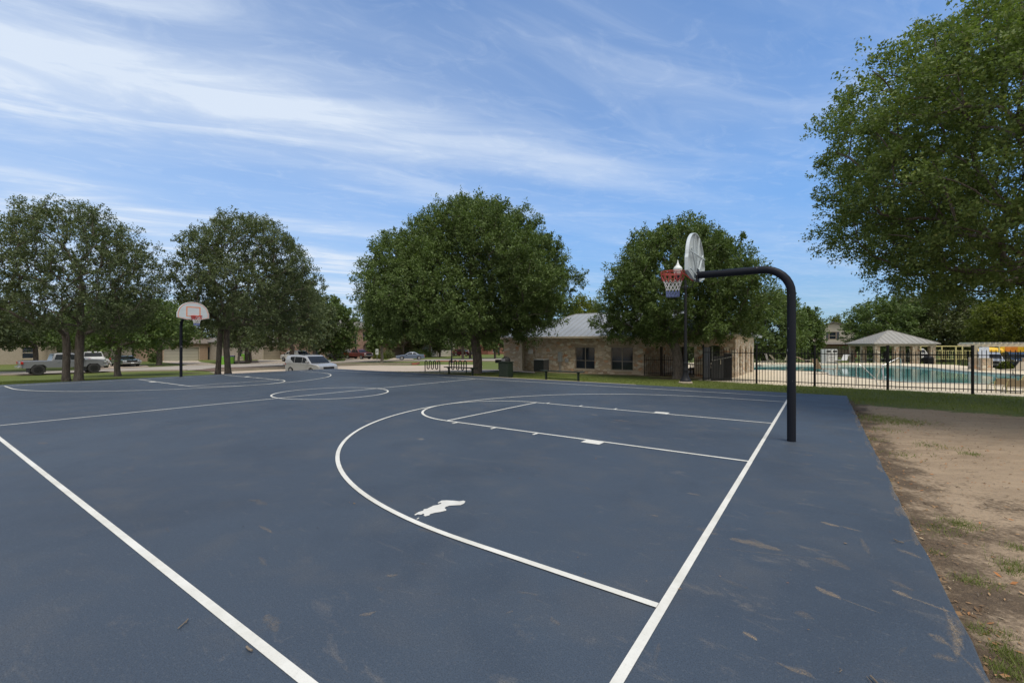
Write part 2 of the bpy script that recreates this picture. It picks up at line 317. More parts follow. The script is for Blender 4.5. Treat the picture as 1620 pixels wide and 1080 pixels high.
# ------------------------------------------------------------------ mesh helpers
class MB:
    def __init__(s): s.v = []; s.f = []
    def add(s, vs, fs):
        o = len(s.v); s.v += [tuple(p) for p in vs]; s.f += [tuple(i+o for i in f) for f in fs]; return s
    def box(s, x0, x1, y0, y1, z0, z1, bev=0.0):
        if bev <= 0:
            return s.add([(x0,y0,z0),(x1,y0,z0),(x1,y1,z0),(x0,y1,z0),(x0,y0,z1),(x1,y0,z1),(x1,y1,z1),(x0,y1,z1)],
                         [(0,3,2,1),(4,5,6,7),(0,1,5,4),(1,2,6,5),(2,3,7,6),(3,0,4,7)])
        b = bev; rings = []
        for z, i in ((z0, b), (z0+b, 0), (z1-b, 0), (z1, b)):
            X0, X1, Y0, Y1 = x0+i, x1-i, y0+i, y1-i; c = b
            rings.append([(X0+c,Y0,z),(X1-c,Y0,z),(X1,Y0+c,z),(X1,Y1-c,z),(X1-c,Y1,z),(X0+c,Y1,z),(X0,Y1-c,z),(X0,Y0+c,z)])
        return s.rings(rings)
    def rings(s, rings, close=True, caps=True):
        n = len(rings[0]); vs = [p for r in rings for p in r]; fs = []
        for k in range(len(rings)-1):
            for i in range(n if close else n-1):
                j = (i+1) % n; fs.append((k*n+i, k*n+j, (k+1)*n+j, (k+1)*n+i))
        if caps: fs.append(tuple(range(n))[::-1]); fs.append(tuple((len(rings)-1)*n+i for i in range(n)))
        return s.add(vs, fs)
    def bar(s, a, b, w, h=None):
        """rectangular bar from a to b, w across, h upwards"""
        h = h or w; a = Vector(a); b = Vector(b); d = (b-a).normalized(); up = Vector((0,0,1)) if abs(d.z) < .95 else Vector((1,0,0))
        x = d.cross(up).normalized()*w/2; y = x.cross(d).normalized()*h/2
        return s.rings([[a-x-y, a+x-y, a+x+y, a-x+y], [b-x-y, b+x-y, b+x+y, b-x+y]])
    def tube(s, pts, r, n=8, caps=True, closed=False):
        pts = [Vector(p) for p in pts]; m = len(pts); rr = r if hasattr(r, '__len__') else [r]*m
        rings = []; nrm = None
        for i, p in enumerate(pts):
            if closed: d = pts[(i+1) % m] - pts[i-1]
            else: d = pts[min(i+1, m-1)] - pts[max(i-1, 0)]
            if d.length < 1e-9: d = Vector((0,0,1))
            d.normalize()
            if nrm is None:
                nrm = d.orthogonal().normalized()
            nrm = (nrm - d*nrm.dot(d))
            if nrm.length < 1e-6: nrm = d.orthogonal()
            nrm.normalize(); bn = d.cross(nrm)
            rings.append([p + (nrm*math.cos(2*math.pi*k/n) + bn*math.sin(2*math.pi*k/n))*rr[i] for k in range(n)])
        if closed: rings.append(rings[0]); return s.rings(rings, caps=False)
        return s.rings(rings, caps=caps)
    def lathe(s, prof, c=(0,0,0), n=16, axis='z'):
        rings = []
        for r, z in prof:
            ring = []
            for k in range(n):
                a = 2*math.pi*k/n; x, y = r*math.cos(a), r*math.sin(a)
                p = (x, y, z) if axis == 'z' else ((x, z, y) if axis == 'y' else (z, x, y))
                ring.append((c[0]+p[0], c[1]+p[1], c[2]+p[2]))
            rings.append(ring)
        return s.rings(rings)
    def prism(s, P, z0, z1):
        return s.rings([[(x, y, z0) for x, y in P], [(x, y, z1) for x, y in P]])
    def prism_y(s, P, y0, y1):
        return s.rings([[(x, y0, z) for x, z in P], [(x, y1, z) for x, z in P]])
    def poly(s, pts): return s.add(pts, [tuple(range(len(pts)))])
    def build(s, name, mat, parent=None, smooth=False, fix=True):
        me = bpy.data.meshes.new(name); me.from_pydata(s.v, [], s.f)
        if fix:
            bm = bmesh.new(); bm.from_mesh(me); bmesh.ops.recalc_face_normals(bm, faces=bm.faces); bm.to_mesh(me); bm.free()
        me.materials.append(mat)
        o = bpy.data.objects.new(name, me); C.objects.link(o)
        if parent is not None: o.parent = parent
        if smooth:
            me.shade_smooth()
            try: me.set_sharp_from_angle(angle=R(38))
            except Exception: pass
        return o
def tag(o, label=None, cat=None, group=None, kind=None):
    if label: o['label'] = label
    if cat: o['category'] = cat
    if group: o['group'] = group
    if kind: o['kind'] = kind
    return o
def empty(name, loc, rz=0.0, label=None, cat=None, group=None):
    o = bpy.data.objects.new(name, None); C.objects.link(o); o.location = loc; o.rotation_euler = (0, 0, rz); o.empty_display_size = .2
    return tag(o, label, cat, group)
def npmesh(name, verts, quads, mat, parent=None, k=4):
    me = bpy.data.meshes.new(name); nv = len(verts); nf = len(quads)
    me.vertices.add(nv); me.vertices.foreach_set('co', np.asarray(verts, np.float32).ravel())
    me.loops.add(nf*k); me.polygons.add(nf)
    me.loops.foreach_set('vertex_index', np.asarray(quads, np.int32).ravel())
    me.polygons.foreach_set('loop_start', np.arange(0, nf*k, k, dtype=np.int32))
    me.polygons.foreach_set('loop_total', np.full(nf, k, np.int32))
    me.update(calc_edges=True); me.materials.append(mat)
    o = bpy.data.objects.new(name, me); C.objects.link(o)
    if parent is not None: o.parent = parent
    return o
def drape(name, P, off, mat, cell=2.0, kind='structure', thick=0.0):
    """a sheet with outline P lying on the ground"""
    bm = bmesh.new(); vs = []
    n = len(P)
    for i in range(n):
        a, b = P[i], P[(i+1) % n]; L = math.dist(a, b); k = max(1, int(L/cell))
        for j in range(k): vs.append(bm.verts.new((a[0]+(b[0]-a[0])*j/k, a[1]+(b[1]-a[1])*j/k, 0)))
    bm.faces.new(vs)
    x0, x1 = min(p[0] for p in P), max(p[0] for p in P); y0, y1 = min(p[1] for p in P), max(p[1] for p in P)
    for ax, lo, hi in ((0, x0, x1), (1, y0, y1)):
        q = lo + cell
        while q < hi:
            co = (q, 0, 0) if ax == 0 else (0, q, 0); no = (1, 0, 0) if ax == 0 else (0, 1, 0)
            bmesh.ops.bisect_plane(bm, geom=bm.verts[:]+bm.edges[:]+bm.faces[:], plane_co=co, plane_no=no); q += cell
    for v in bm.verts: v.co.z = g(v.co.x, v.co.y) + off
    bmesh.ops.recalc_face_normals(bm, faces=bm.faces)
    for f in bm.faces:
        if f.normal.z < 0: f.normal_flip()
    if thick:
        e = [x for x in bm.edges if x.is_boundary]; r = bmesh.ops.extrude_edge_only(bm, edges=e)
        for v in [x for x in r['geom'] if isinstance(x, bmesh.types.BMVert)]: v.co.z -= thick
    me = bpy.data.meshes.new(name); bm.to_mesh(me); bm.free(); me.materials.append(mat)
    o = bpy.data.objects.new(name, me); C.objects.link(o)
    if kind: o['kind'] = kind
    return o

# ------------------------------------------------------------------ ground
def build_ground():
    def axis(lo, hi, fine, out):
        a = list(np.arange(lo, hi+.01, fine)); s = fine
        x = hi
        while x < out: s *= 1.18; x += s; a.append(x)
        x = lo; s = fine
        while x > -out: s *= 1.18; x -= s; a.insert(0, x)
        return np.array(a)
    xs = axis(-52, 50, .6, 900); ys = axis(-4, 58, .6, 900)
    X, Y = np.meshgrid(xs, ys); Z = g0(X, Y)
    S, T = st(X, Y)
    inside = (S > S0+.3) & (S < S1-.3) & (T > T0+.3) & (T < T1-.3)
    Z = np.where(inside, -.16, Z)
    rng = np.random.default_rng(3); Z = Z + np.where(inside, 0, (rng.random(Z.shape)-.5)*.018)
    # pit for the pool basin, a little inside its outline
    deck = (T > 14.9) & (S < 4.8) & (S > -26) & (T < 46)
    Z = np.where(deck & (T > 15.6), Z-.13, Z)
    cx, cy = np.mean(np.array(POOL), 0); small = [(cx+(x-cx)*1.02, cy+(y-cy)*1.02) for x, y in POOL]
    Z = np.where(inpoly(X, Y, small), -2.2, Z)
    dirt = ss((7.6 - T)/1.0) * ss((S0+.25 - S)/.3) * ss((S+26)/6)
    dirt = np.maximum(dirt, .62*ss((T-17.2)/1.2)*ss((21-T)/.8)*ss((S-2)/1.5)*ss((17.5-S)/1.5))
    dirt = np.maximum(dirt, .75*ss((S1+1.3-S)/.7)*(S > S1-.3)*(T < 6)*(T > -14))
    dirt = np.where((T < T0), np.maximum(dirt, .6), dirt)
    mul = np.zeros_like(X)
    for (x, y, r) in MULCH: mul = np.maximum(mul, 1.0*ss((r*1.35 - np.hypot(X-x, Y-y))/(r*.7)))
    mul = np.maximum(mul, .64*ss((S-(S0-.8))/.6)*(S < S0+.3)*(T < 8.4))
    mul = np.maximum(mul, .42*ss((.2-T)/2.0)*(S < S0+.3))
    nx, ny = len(xs), len(ys); idx = np.arange(nx*ny).reshape(ny, nx)
    q = np.stack([idx[:-1,:-1], idx[:-1,1:], idx[1:,1:], idx[1:,:-1]], -1).reshape(-1, 4)
    o = npmesh('ground', np.stack([X, Y, Z], -1).reshape(-1, 3), q, M_GROUND); o.data.shade_smooth()
    for nm, a in (('dirt', dirt), ('mulch', mul)):
        at_ = o.data.attributes.new(nm, 'FLOAT', 'POINT'); at_.data.foreach_set('value', a.astype(np.float32).ravel())
    o['kind'] = 'structure'

def build_court():
    def local(o): o.location = (O[0], O[1], 0); o.rotation_euler = (0, 0, A_ANG); o['kind'] = 'structure'; return o
    m = MB(); rng = random.Random(5)
    # outline with a slightly uneven edge; local x = s, y = -t
    P = []
    def run(a, b, n):
        for i in range(n): P.append((a[0]+(b[0]-a[0])*i/n + rng.uniform(-.008, .008), a[1]+(b[1]-a[1])*i/n + rng.uniform(-.008, .008)))
    run((S0, -T1), (S1, -T1), 40); run((S1, -T1), (S1, -T0), 30); run((S1, -T0), (S0, -T0), 40); run((S0, -T0), (S0, -T1), 60)
    c = (12, 0); I = [(c[0]+(x-c[0])*.9993, c[1]+(y-c[1])*.9993) for x, y in P]
    m.rings([[(x, y, -.35) for x, y in P], [(x, y, -.008) for x, y in P], [(x, y, 0) for x, y in I]])
    local(m.build('court_slab', M_COURT))
    W = .056; zt = .004; ln = MB()
    def strip(a, b, w=W):
        a = Vector(a); b = Vector(b); d = (b-a).normalized(); nn = Vector((-d.y, d.x))*w/2
        ln.add([(a.x-nn.x, -(a.y-nn.y), z_[0]), (b.x-nn.x, -(b.y-nn.y), z_[0]), (b.x+nn.x, -(b.y+nn.y), z_[0]), (a.x+nn.x, -(a.y+nn.y), z_[0])], [(0,1,2,3)])
    def arc(cx, cy, r, a0, a1, w=W, n=72):
        vs = []
        for i in range(n+1):
            a = a0+(a1-a0)*i/n
            for q in (r-w/2, r+w/2): vs.append((cx+q*math.cos(a), -(cy+q*math.sin(a)), z_[0]))
        ln.add(vs, [(2*i, 2*i+1, 2*i+3, 2*i+2) for i in range(n)])
    z_ = [zt]; hw = W/2
    strip((0, -7.62-hw), (0, 7.62+hw)); strip((LEN, -7.62-hw), (LEN, 7.62+hw))
    strip((hw, -7.62), (LEN-hw, -7.62)); strip((hw, 7.62), (LEN-hw, 7.62))
    h = LEN/2; strip((h, -7.62+hw), (h, 7.62-hw))
    z_[0] = .0065; arc(h, 0, 1.83, 0, 2*math.pi)
    for mir in (0, 1):
        fx = (lambda s: LEN-s) if mir else (lambda s: s)
        z_[0] = .0055
        for t in (-1.83, 1.83):
            strip((fx(hw), t), (fx(5.79+hw), t))
            sg = 1 if t > 0 else -1
            for s_, w_, l_ in ((2.33, .33, .21), (3.48, .05, .15), (4.45, .05, .15), (5.46, .05, .15)):
                strip((fx(s_), t+sg*hw), (fx(s_), t+sg*(hw+l_)), w_)
        strip((fx(5.79), -1.83+hw), (fx(5.79), 1.83-hw))
        z_[0] = .0075
        arc(fx(5.79), 0, 1.83+hw*.2, -math.pi/2 if not mir else math.pi/2, math.pi/2 if not mir else 1.5*math.pi)
        z_[0] = .0085; arc(fx(1.6), 0, 6.02, -math.pi/2 if not mir else math.pi/2, math.pi/2 if not mir else 1.5*math.pi, n=96)
        for t in (-6.02, 6.02): strip((fx(hw), t), (fx(1.6), t))
    local(ln.build('court_markings', M_LINE, fix=False))
    # spilled white paint
    sp = [(205,465),(300,405),(400,375),(410,345),(480,335),(620,268),(700,255),(790,225),(770,205),(730,220),(705,210),(790,160),(900,155),(1050,162),(1170,175),(1260,160),(1300,180),(1270,225),(1200,255),(1060,262),(960,268),(880,295),(855,320),(895,355),(885,375),(760,405),(650,420),(545,450),(530,475),(440,497),(405,480),(425,455),(400,440),(350,462),(280,455),(230,475)]
    def flat(p, k=13.5, u0=640, v0=780):
        u, v = u0+p[0]/k, v0+p[1]/k; Y = CAM_H*F_PX/(v-V_H); return ((u-U_C)/F_PX*Y, Y, .0045)
    m = MB(); m.poly([flat(p) for p in sp]); m.poly([flat(p) for p in ((255,565),(262,545),(300,525),(320,530),(290,552))])
    b = m.build('paint_spill', M_WHITE2, fix=False); b['kind'] = 'structure'
M_DUST = None
def dust_marks():
    nm = NT('dried mud and dust'); v = nm.obj(); a = nm.nd('ShaderNodeAttribute', attribute_name='alpha').outputs['Fac']; tn = nm.nd('ShaderNodeAttribute', attribute_name='tone').outputs['Fac']
    f1 = nm.noise(v, 22, 5, .7); f2 = nm.noise(v, 110, 3, .7)
    al = nm.mth('MULTIPLY', nm.mr(nm.mth('ADD', a, nm.mth('MULTIPLY', nm.mth('SUBTRACT', f1, .5), 1.7)), .22, 1.05), nm.mr(f2, .38, .62, .1, 1.0))
    al = nm.mth('MULTIPLY', al, nm.mr(tn, 0, 1, .18, .72), True)
    c = nm.mix(tn, (.19, .165, .135), (.36, .285, .20)); c = nm.mix(nm.mr(f1, .5, .7, 0, .5), c, (.24, .17, .11))
    d = nm.pr(c, .95, 0, .1); tr = nm.nd('ShaderNodeBsdfTransparent').outputs[0]; mx = nm.nd('ShaderNodeMixShader', {0: al}); nm.t.links.new(tr, mx.inputs[1]); nm.t.links.new(d, mx.inputs[2]); nm.fin(mx.outputs[0])
    rn = random.Random(21); V = []; Fc = []; AL = []; TO = []; zl = [0]
    def mark(x, y, ang, L, W, tone, k, tail=.0):
        o_ = len(V); n = 12; zl[0] += 1; z = .0012 + .0000075*(zl[0] % 300); w1 = rn.uniform(.6, 1.4); bend = rn.uniform(-.12, .12)
        for i in range(n+1):
            f = i/n; pr = math.sin(math.pi*min(1, f/(1-tail*.55)))**.7 if f < (1-tail*.55) else 0
            w = W*(max(pr, 0)*(1-.5*tail*f) + tail*.20*(1-f)*(f > .25)) + .002
            cx = (f-.5)*L; cy = bend*L*(f-.5)**2 + W*.07*math.sin(f*7*w1+x*7)
            for j, q in enumerate((-1, -.5, 0, .5, 1)):
                px_, py_ = cx, cy+q*w/2
                V.append((x+px_*math.cos(ang)-py_*math.sin(ang), y+px_*math.sin(ang)+py_*math.cos(ang), z)); AL.append(k*(0, .75, 1, .75, 0)[j]*(0 if i in (0, n) else 1)); TO.append(tone)
        for i in range(n):
            for j in range(4): q = o_+i*5+j; Fc.append((q, q+1, q+6, q+5))
    def fp(u, v): Y = CAM_H*F_PX/(v-V_H); return ((u-U_C)/F_PX*Y, Y)
    def pmark(u0, v0, u1, v1, W, tone, k, tail=0.0):
        a_, b_ = fp(u0, v0), fp(u1, v1); mark((a_[0]+b_[0])/2, (a_[1]+b_[1])/2, math.atan2(b_[1]-a_[1], b_[0]-a_[0]), math.dist(a_, b_), W, tone, k, tail)
    for m_ in ((1297,825,1330,833,.075,1,1,0), (1328,831,1378,845,.035,.9,.9,.5), (1410,932,1445,947,.07,1,1,0), (1440,945,1528,976,.035,.85,.9,.3), (1287,926,1332,948,.085,.9,1,0), (1330,946,1400,972,.018,.7,.9,.2), (1175,998,1200,1013,.045,1,.9,0), (1185,850,1213,862,.014,.8,1,.4),
               (1085,779,1108,783,.05,.75,.9,0), (1415,866,1470,887,.09,.7,.8,.3), (1410,858,1460,852,.03,.5,.7,.3), (1360,850,1378,878,.06,.5,.7,0), (1290,880,1350,900,.16,.4,.8,0), (1120,865,1300,884,.012,.6,.7,0), (990,868,1130,872,.008,.35,.7,0), (1255,968,1290,978,.09,.4,.8,0), (1400,915,1450,935,.08,.4,.7,0),
               (970,664,1002,667,.16,.8,.9,.4), (1150,676,1172,679,.2,.4,.7,0), (405,790,422,800,.10,.35,.8,0), (410,880,422,895,.06,.3,.8,0), (420,970,440,1000,.10,.5,.7,0), (568,974,600,966,.05,.7,.8,.3), (610,911,630,909,.05,.6,.9,0), (925,770,935,776,.03,.5,.9,0), (655,808,664,815,.02,.6,.9,0), (1468,1000,1500,1020,.10,.6,.8,0), (1480,1000,1560,1075,.03,.5,.8,.3), (1240,1052,1290,1070,.07,.6,.8,0), (1470,1035,1520,1045,.08,.5,.8,0),
               (410,830,432,843,.05,.6,.8,0), (870,975,885,990,.05,.4,.8,0), (720,640,740,645,.12,.4,.7,0), (60,700,75,702,.1,.5,.8,0), (800,970,812,966,.02,.6,.8,0)): pmark(*m_)
    for i in range(430):
        r_ = rn.random(); s_ = S0+.1+(rn.random()**2.0)*13 if i < 300 else rn.uniform(S0, 20); t_ = rn.uniform(-7.5, 8.6)
        if s_ > 24: continue
        x, y = cw(s_, t_); free = rn.random() < .3; a_ = rn.uniform(0, 6.28) if free else A_ANG + rn.gauss(.1, .5); L = rn.uniform(.03, .08) if free else rn.uniform(.05, .26)*(1.7 if rn.random() < .10 else 1)
        near = max(0, 1-(s_-S0)/7)
        mark(x, y, a_, L, L*rn.uniform(.12, .42), min(1, rn.random()**2.2*(.35+.75*near)), rn.uniform(.45, .95), rn.choice((0, 0, .4, .8)))
    for i in range(70):     # soil washed over the slab edge
        t_ = rn.uniform(-6.6, 8.2); x, y = cw(S0+rn.uniform(.01, .07), t_); mark(x, y, A_ANG+math.pi/2+rn.gauss(0, .08), rn.uniform(.15, .6), rn.uniform(.03, .10), rn.uniform(.3, .7), rn.uniform(.5, 1.0))
    o = npmesh('dust_stains', V, Fc, nm.m)
    for nm_, arr in (('alpha', AL), ('tone', TO)):
        q = o.data.attributes.new(nm_, 'FLOAT', 'POINT'); q.data.foreach_set('value', np.array(arr, np.float32))
    o['kind'] = 'structure'
M_WHITE2 = pm('spilled white paint', (.58, .575, .54), (.48, .475, .44), 6, .55, .25, 40)

# ------------------------------------------------------------------ basketball hoops
M_BOARD = pm('off white fan board', (.44, .49, .52), (.38, .43, .46), 2.5, .45, .05, 30); M_ORANGE = pm('orange board paint', (.62, .20, .07), (.50, .16, .06), 8, .5)
M_RIMR = pm('red rim paint', (.48, .055, .030), (.38, .045, .03), 10, .45)
M_NETR = pm('red net cord', (.42, .07, .07), (.34, .07, .07), 20, .8); M_NETW = pm('white net cord', (.66, .66, .66), (.5, .5, .52), 20, .8); M_NETB = pm('blue net cord', (.15, .19, .38), (.11, .14, .30), 20, .8)
M_POLE = NT('scuffed black pole paint')
def _pole():
    n = M_POLE; v = n.obj(); c = n.mix(n.mr(n.noise(n.mapv(v, (1, 1, .8)), 7, 5, .6), .665, .69, 0, .7), (.010, .012, .018), (.22, .22, .23))
    n.fin(n.pr(c, n.mr(n.noise(v, 5, 3), .3, .7, .34, .5), 0, .10))
_pole(); M_POLE = M_POLE.m
def hoop(pos, rz, label):
    r = empty('basketball_hoop', (pos[0], pos[1], 0), rz, label, 'basketball hoop')
    # local x points into the court, pole at origin, board face at x = 1.5
    m = MB(); ZA, RB = 2.95, .44; pts = [(0,0,-.02), (0,0,1.2), (0,0,ZA-RB)]
    for i in range(1, 9): a = math.pi/2*i/8; pts.append((RB-RB*math.cos(a), 0, ZA-RB+RB*math.sin(a)))
    pts += [(1.0,0,ZA), (1.49,0,ZA)]
    m.tube(pts, .0665, 20); m.build('pole', M_POLE, r, True)
    # fan shaped board, outline in (y, z)
    zb = 2.86; P = []
    for i in range(25):
        a = math.pi*i/24; P.append((-.655*math.cos(a)*1.0, zb+.30+.58*math.sin(a)**.9 if 0 < i < 24 else zb+.30))
    P = [(-.685, zb+.10), (-.685, zb+.33)] + P[1:-1] + [(.685, zb+.33), (.685, zb+.10), (.28, zb), (-.28, zb)]
    xb = 1.55
    m = MB()
    cy, cz = 0, zb+.42
    sh = lambda k: [(cy+(y-cy)*k, cz+(z-cz)*k) for y, z in P]
    def ring(x, k): return [(x, y, z) for y, z in sh(k)]
    m.rings([ring(xb, .955), ring(xb-.035, .97), ring(xb-.035, 1.0), ring(xb+.02, 1.0), ring(xb+.028, .985)])
    bd = m.build('backboard', M_BOARD, r)
    f = MB()   # border and square painted on the face
    a, b = [(xb+.031, y, z) for y, z in sh(.945)], [(xb+.031, y, z) for y, z in sh(.905)]
    n_ = len(a); f.add(a+b, [(i, (i+1) % n_, n_+(i+1) % n_, n_+i) for i in range(n_)])
    for y0, y1, z0, z1 in ((-.30,.30,zb+.60,zb+.645), (-.30,.30,zb+.16,zb+.195), (-.30,-.255,zb+.195,zb+.60), (.255,.30,zb+.195,zb+.60)):
        f.add([(xb+.031,y0,z0),(xb+.031,y1,z0),(xb+.031,y1,z1),(xb+.031,y0,z1)], [(0,1,2,3)])
    f.build('target_square', M_ORANGE, bd, fix=False)
    k = MB()   # cast ribs on the back
    for p0, p1 in (((0,.0),(-.50,.50)), ((0,.0),(.50,.50)), ((0,.0),(-.17,.80)), ((0,.0),(.17,.80)), ((-.62,.42),(.62,.42)), ((0,.02),(-.60,.10)), ((0,.02),(.60,.10))):
        k.bar((xb-.044, p0[0], zb+.06+p0[1]), (xb-.044, p1[0]*.92, zb+.06+p1[1]*.95), .024, .02)
    k.build('rib', M_BOARD, bd)
    k = MB(); k.box(xb-.06, xb-.034, -.09, .09, ZA-.12, ZA+.12, .006); k.build('mounting_bracket', M_BLACK, r)
    # rim
    zr = 3.05; rc = xb+.03+.15+.23
    rm = MB(); rr = .228
    rm.tube([(rc+rr*math.cos(2*math.pi*i/32), rr*math.sin(2*math.pi*i/32), zr) for i in range(32)], .0095, 8, closed=True)
    rm.tube([(rc+(rr-.012)*math.cos(2*math.pi*i/32), (rr-.012)*math.sin(2*math.pi*i/32), zr-.028) for i in range(32)], .007, 6, closed=True)
    rm.prism([(xb+.03, -.11), (xb+.03, .11), (rc-rr*.85, .13), (rc-rr*.98, .0), (rc-rr*.85, -.13)], zr-.006, zr+.006)
    rm.box(xb+.03, xb+.042, -.075, .075, zr-.20, zr+.03)
    for y in (-.10, .10): rm.bar((xb+.04, y*.7, zr-.19), (rc-rr*.80, y*1.3, zr-.01), .012, .012)
    ri = rm.build('rim', M_RIMR, r, True)
    # net: twelve loops, crossing cords
    n = 12; lv = [(zr-.012, .216), (zr-.09, .205), (zr-.17, .175), (zr-.235, .150), (zr-.30, .132), (zr-.36, .124), (zr-.42, .120), (zr-.47, .122)]
    def cord(mb, l0, l1, sgn):
        for i in range(n):
            pts = []
            for l in range(l0, l1+1):
                a = 2*math.pi*(i + sgn*.5*(l-l0) + .5*(l0 % 2))/n; z, q = lv[l]; pts.append((rc+q*math.cos(a), q*math.sin(a), z))
            mb.tube(pts, .0048, 4, caps=False)
    for nm, mt, l0, l1 in (('red_net_loops', M_NETR, 0, 2), ('white_net_mesh', M_NETW, 2, 5), ('blue_net_mesh', M_NETB, 5, 7)):
        mb = MB()
        if l0 == 0:
            for i in range(n):
                for sg in (-.22, .22):
                    a0 = 2*math.pi*(i+sg*.4)/n; a1 = 2*math.pi*(i+sg*1.6)/n; a2 = 2*math.pi*(i+sg*2.27)/n
                    mb.tube([(rc+q*math.cos(a), q*math.sin(a), z) for q, a, z in ((.224, 2*math.pi*(i+.5+sg*2.0)/n, zr-.02), (.214, 2*math.pi*(i+.5+sg*1.7)/n, zr-.08), (.196, 2*math.pi*(i+.5+sg*1.1)/n, zr-.135), (.180, 2*math.pi*(i+.5)/n, zr-.165))], .0075, 4, caps=False)
        else:
            cord(mb, l0, l1, 1); cord(mb, l0, l1, -1)
            if l0 == 5:
                cord(mb, 5, 7, 0); mb.tube([(rc+.121*math.cos(2*math.pi*i/24), .121*math.sin(2*math.pi*i/24), lv[7][0]-.004*(i % 2)) for i in range(24)], .006, 4, closed=True)
        mb.build(nm, mt, r)
    return r

# ------------------------------------------------------------------ trees
MULCH = []
def sk_tree(rng, base, H, rad, zb, off, trunks, tr, natt, step, wide=.38, fork=.55, lean=None, rough=.16, sp=None, pw=2.2):
    """returns cluster centres, outward dirs, branch chains [(pts, radii)]"""
    cx, cy = off
    ph = rng.random(8)*6.28; am = rng.random(8)-.5
    def env(a, h):
        w = np.where(h < wide, (h-wide)/(wide+.10), (h-wide)/(1-wide))
        f = np.sqrt(np.clip(1-np.abs(w)**np.where(h < wide, 2.4, pw), 0, 1))
        nz = sum(am[k]*np.sin((k+1)*a + ph[k] + h*(3+k)) for k in range(8))
        return f*np.clip(1+rough*nz, 0, 1+rough*.8)/(1+rough*.6)
    # attractors with a minimum spacing
    n0 = natt*6; a = rng.random(n0)*2*np.pi; h = rng.random(n0)**.9; rho = (rng.random(n0)*.80+.20)**.55
    r = env(a, h)*rad*rho; spr = np.where(rng.random(n0) < .14, 1.08, 1.0); r = r*spr; P = np.stack([cx+r*np.cos(a), cy+r*np.sin(a), zb+h*spr**.7*(H-zb)], 1)
    vol = 4.2*rad*rad*(H-zb)/2*.8; dmin = (vol/natt)**(1/3)*.72
    keep = []
    for i in range(n0):
        if len(keep) >= natt: break
        if not keep or np.min(np.sum((P[keep]-P[i])**2, 1)) > dmin**2: keep.append(i)
    P = P[keep]; ctr = np.array([cx, cy, zb+(H-zb)*.30]); out = P-ctr; out /= np.linalg.norm(out, axis=1)[:, None]+1e-6
    # trunk(s)
    pos = []; par = []; plen = []
    zf = max(zb*.62, 1.0)*fork/.55; roots = []
    for k in range(trunks):
        ang = ph[0] + 2*np.pi*k/trunks if lean is None else lean + np.pi*k
        bx = .26*np.cos(ang)*(trunks > 1); by = .26*np.sin(ang)*(trunks > 1)
        prev = -1; n = 7; sp_ = sp if sp is not None else (.30 if trunks > 1 else .02)
        topx, topy = (cx*.06 + np.cos(ang)*sp_*zf*.5), (cy*.06 + np.sin(ang)*sp_*zf*.5)
        for i in range(n+1):
            f = i/n; p = (bx + (topx-bx)*f**1.4 + .03*np.sin(5*f+ph[k]), by + (topy-by)*f**1.4 + .03*np.cos(4*f+ph[k+1]), -.15 + (zf+.15)*f)
            pos.append(p); par.append(prev); plen.append(0 if prev < 0 else plen[prev]+zf/n); prev = len(pos)-1
        roots.append(prev)
        # leader going up inside the crown
        hh = zb+(H-zb)*.55; m = 8; tx, ty = topx*1.2+cx*.5, topy*1.2+cy*.5
        for i in range(1, m+1):
            f = i/m; p = (topx+(tx-topx)*f+.15*np.sin(f*6+ph[2]), topy+(ty-topy)*f+.15*np.cos(f*5+ph[3]), zf+(hh-zf)*f)
            pos.append(p); par.append(prev); plen.append(plen[prev]+(hh-zf)/m); prev = len(pos)-1
    ntr = len(pos); cap = ntr + len(P)*14; A = np.zeros((cap, 3)); A[:ntr] = pos; PL = np.zeros(cap); PL[:ntr] = plen; cnt = ntr
    ok = np.zeros(cap, bool); ok[:ntr] = [p[2] > zf*.82 for p in pos]
    order = np.argsort(np.linalg.norm(P-np.array([cx*.3, cy*.3, zf]), axis=1)); tips = np.zeros(len(P), int)
    for i in order:
        d = np.linalg.norm(A[:cnt]-P[i], axis=1)
        dz = A[:cnt, 2]-P[i, 2]
        cost = d + .22*PL[:cnt] + .8*np.clip(dz+.2, 0, None) + np.where(ok[:cnt], 0, 1e6)
        j = int(np.argmin(cost)); a0 = A[j]; L = d[j]; m = int(min(12, max(1, round(L/step))))
        hv = P[i]-a0; c = a0 + hv*.45 + np.array([0, 0, .16*L]) + (rng.random(3)-.5)*.12*L
        prev = j
        for q in range(1, m+1):
            f = q/m; p = (1-f)**2*a0 + 2*f*(1-f)*c + f*f*P[i]
            A[cnt] = p; par.append(prev); PL[cnt] = PL[prev]+L/m; ok[cnt] = True; prev = cnt; cnt += 1
        tips[i] = prev
    A = A[:cnt]; par = np.array(par); rr = np.zeros(cnt)
    ch = [[] for _ in range(cnt)]
    for i in range(cnt):
        if par[i] >= 0: ch[par[i]].append(i)
    r0 = tr*.045; e = 1.95; acc = np.zeros(cnt)
    for i in range(cnt-1, -1, -1):
        rr[i] = max(r0, acc[i]**(1/e)) if acc[i] > 0 else r0
        if par[i] >= 0: acc[par[i]] += rr[i]**e
    sc = tr/max(rr[rt] for rt in [k for k in range(cnt) if par[k] < 0]); rr = np.maximum(rr*sc, min(.007, tr*.04))
    chains = []; start = [i for i in range(cnt) if par[i] < 0]
    stack = [(s, None) for s in start]
    while stack:
        s, pr = stack.pop(); pts = []; rad_ = []
        if pr is not None: pts.append(A[pr]); rad_.append(min(rr[pr], rr[s]*1.15))
        i = s
        while True:
            pts.append(A[i]); rad_.append(rr[i])
            if not ch[i]: break
            c = sorted(ch[i], key=lambda k: -rr[k])
            for k in c[1:]: stack.append((k, i))
            i = c[0]
        chains.append((pts, rad_))
    return P, out, chains
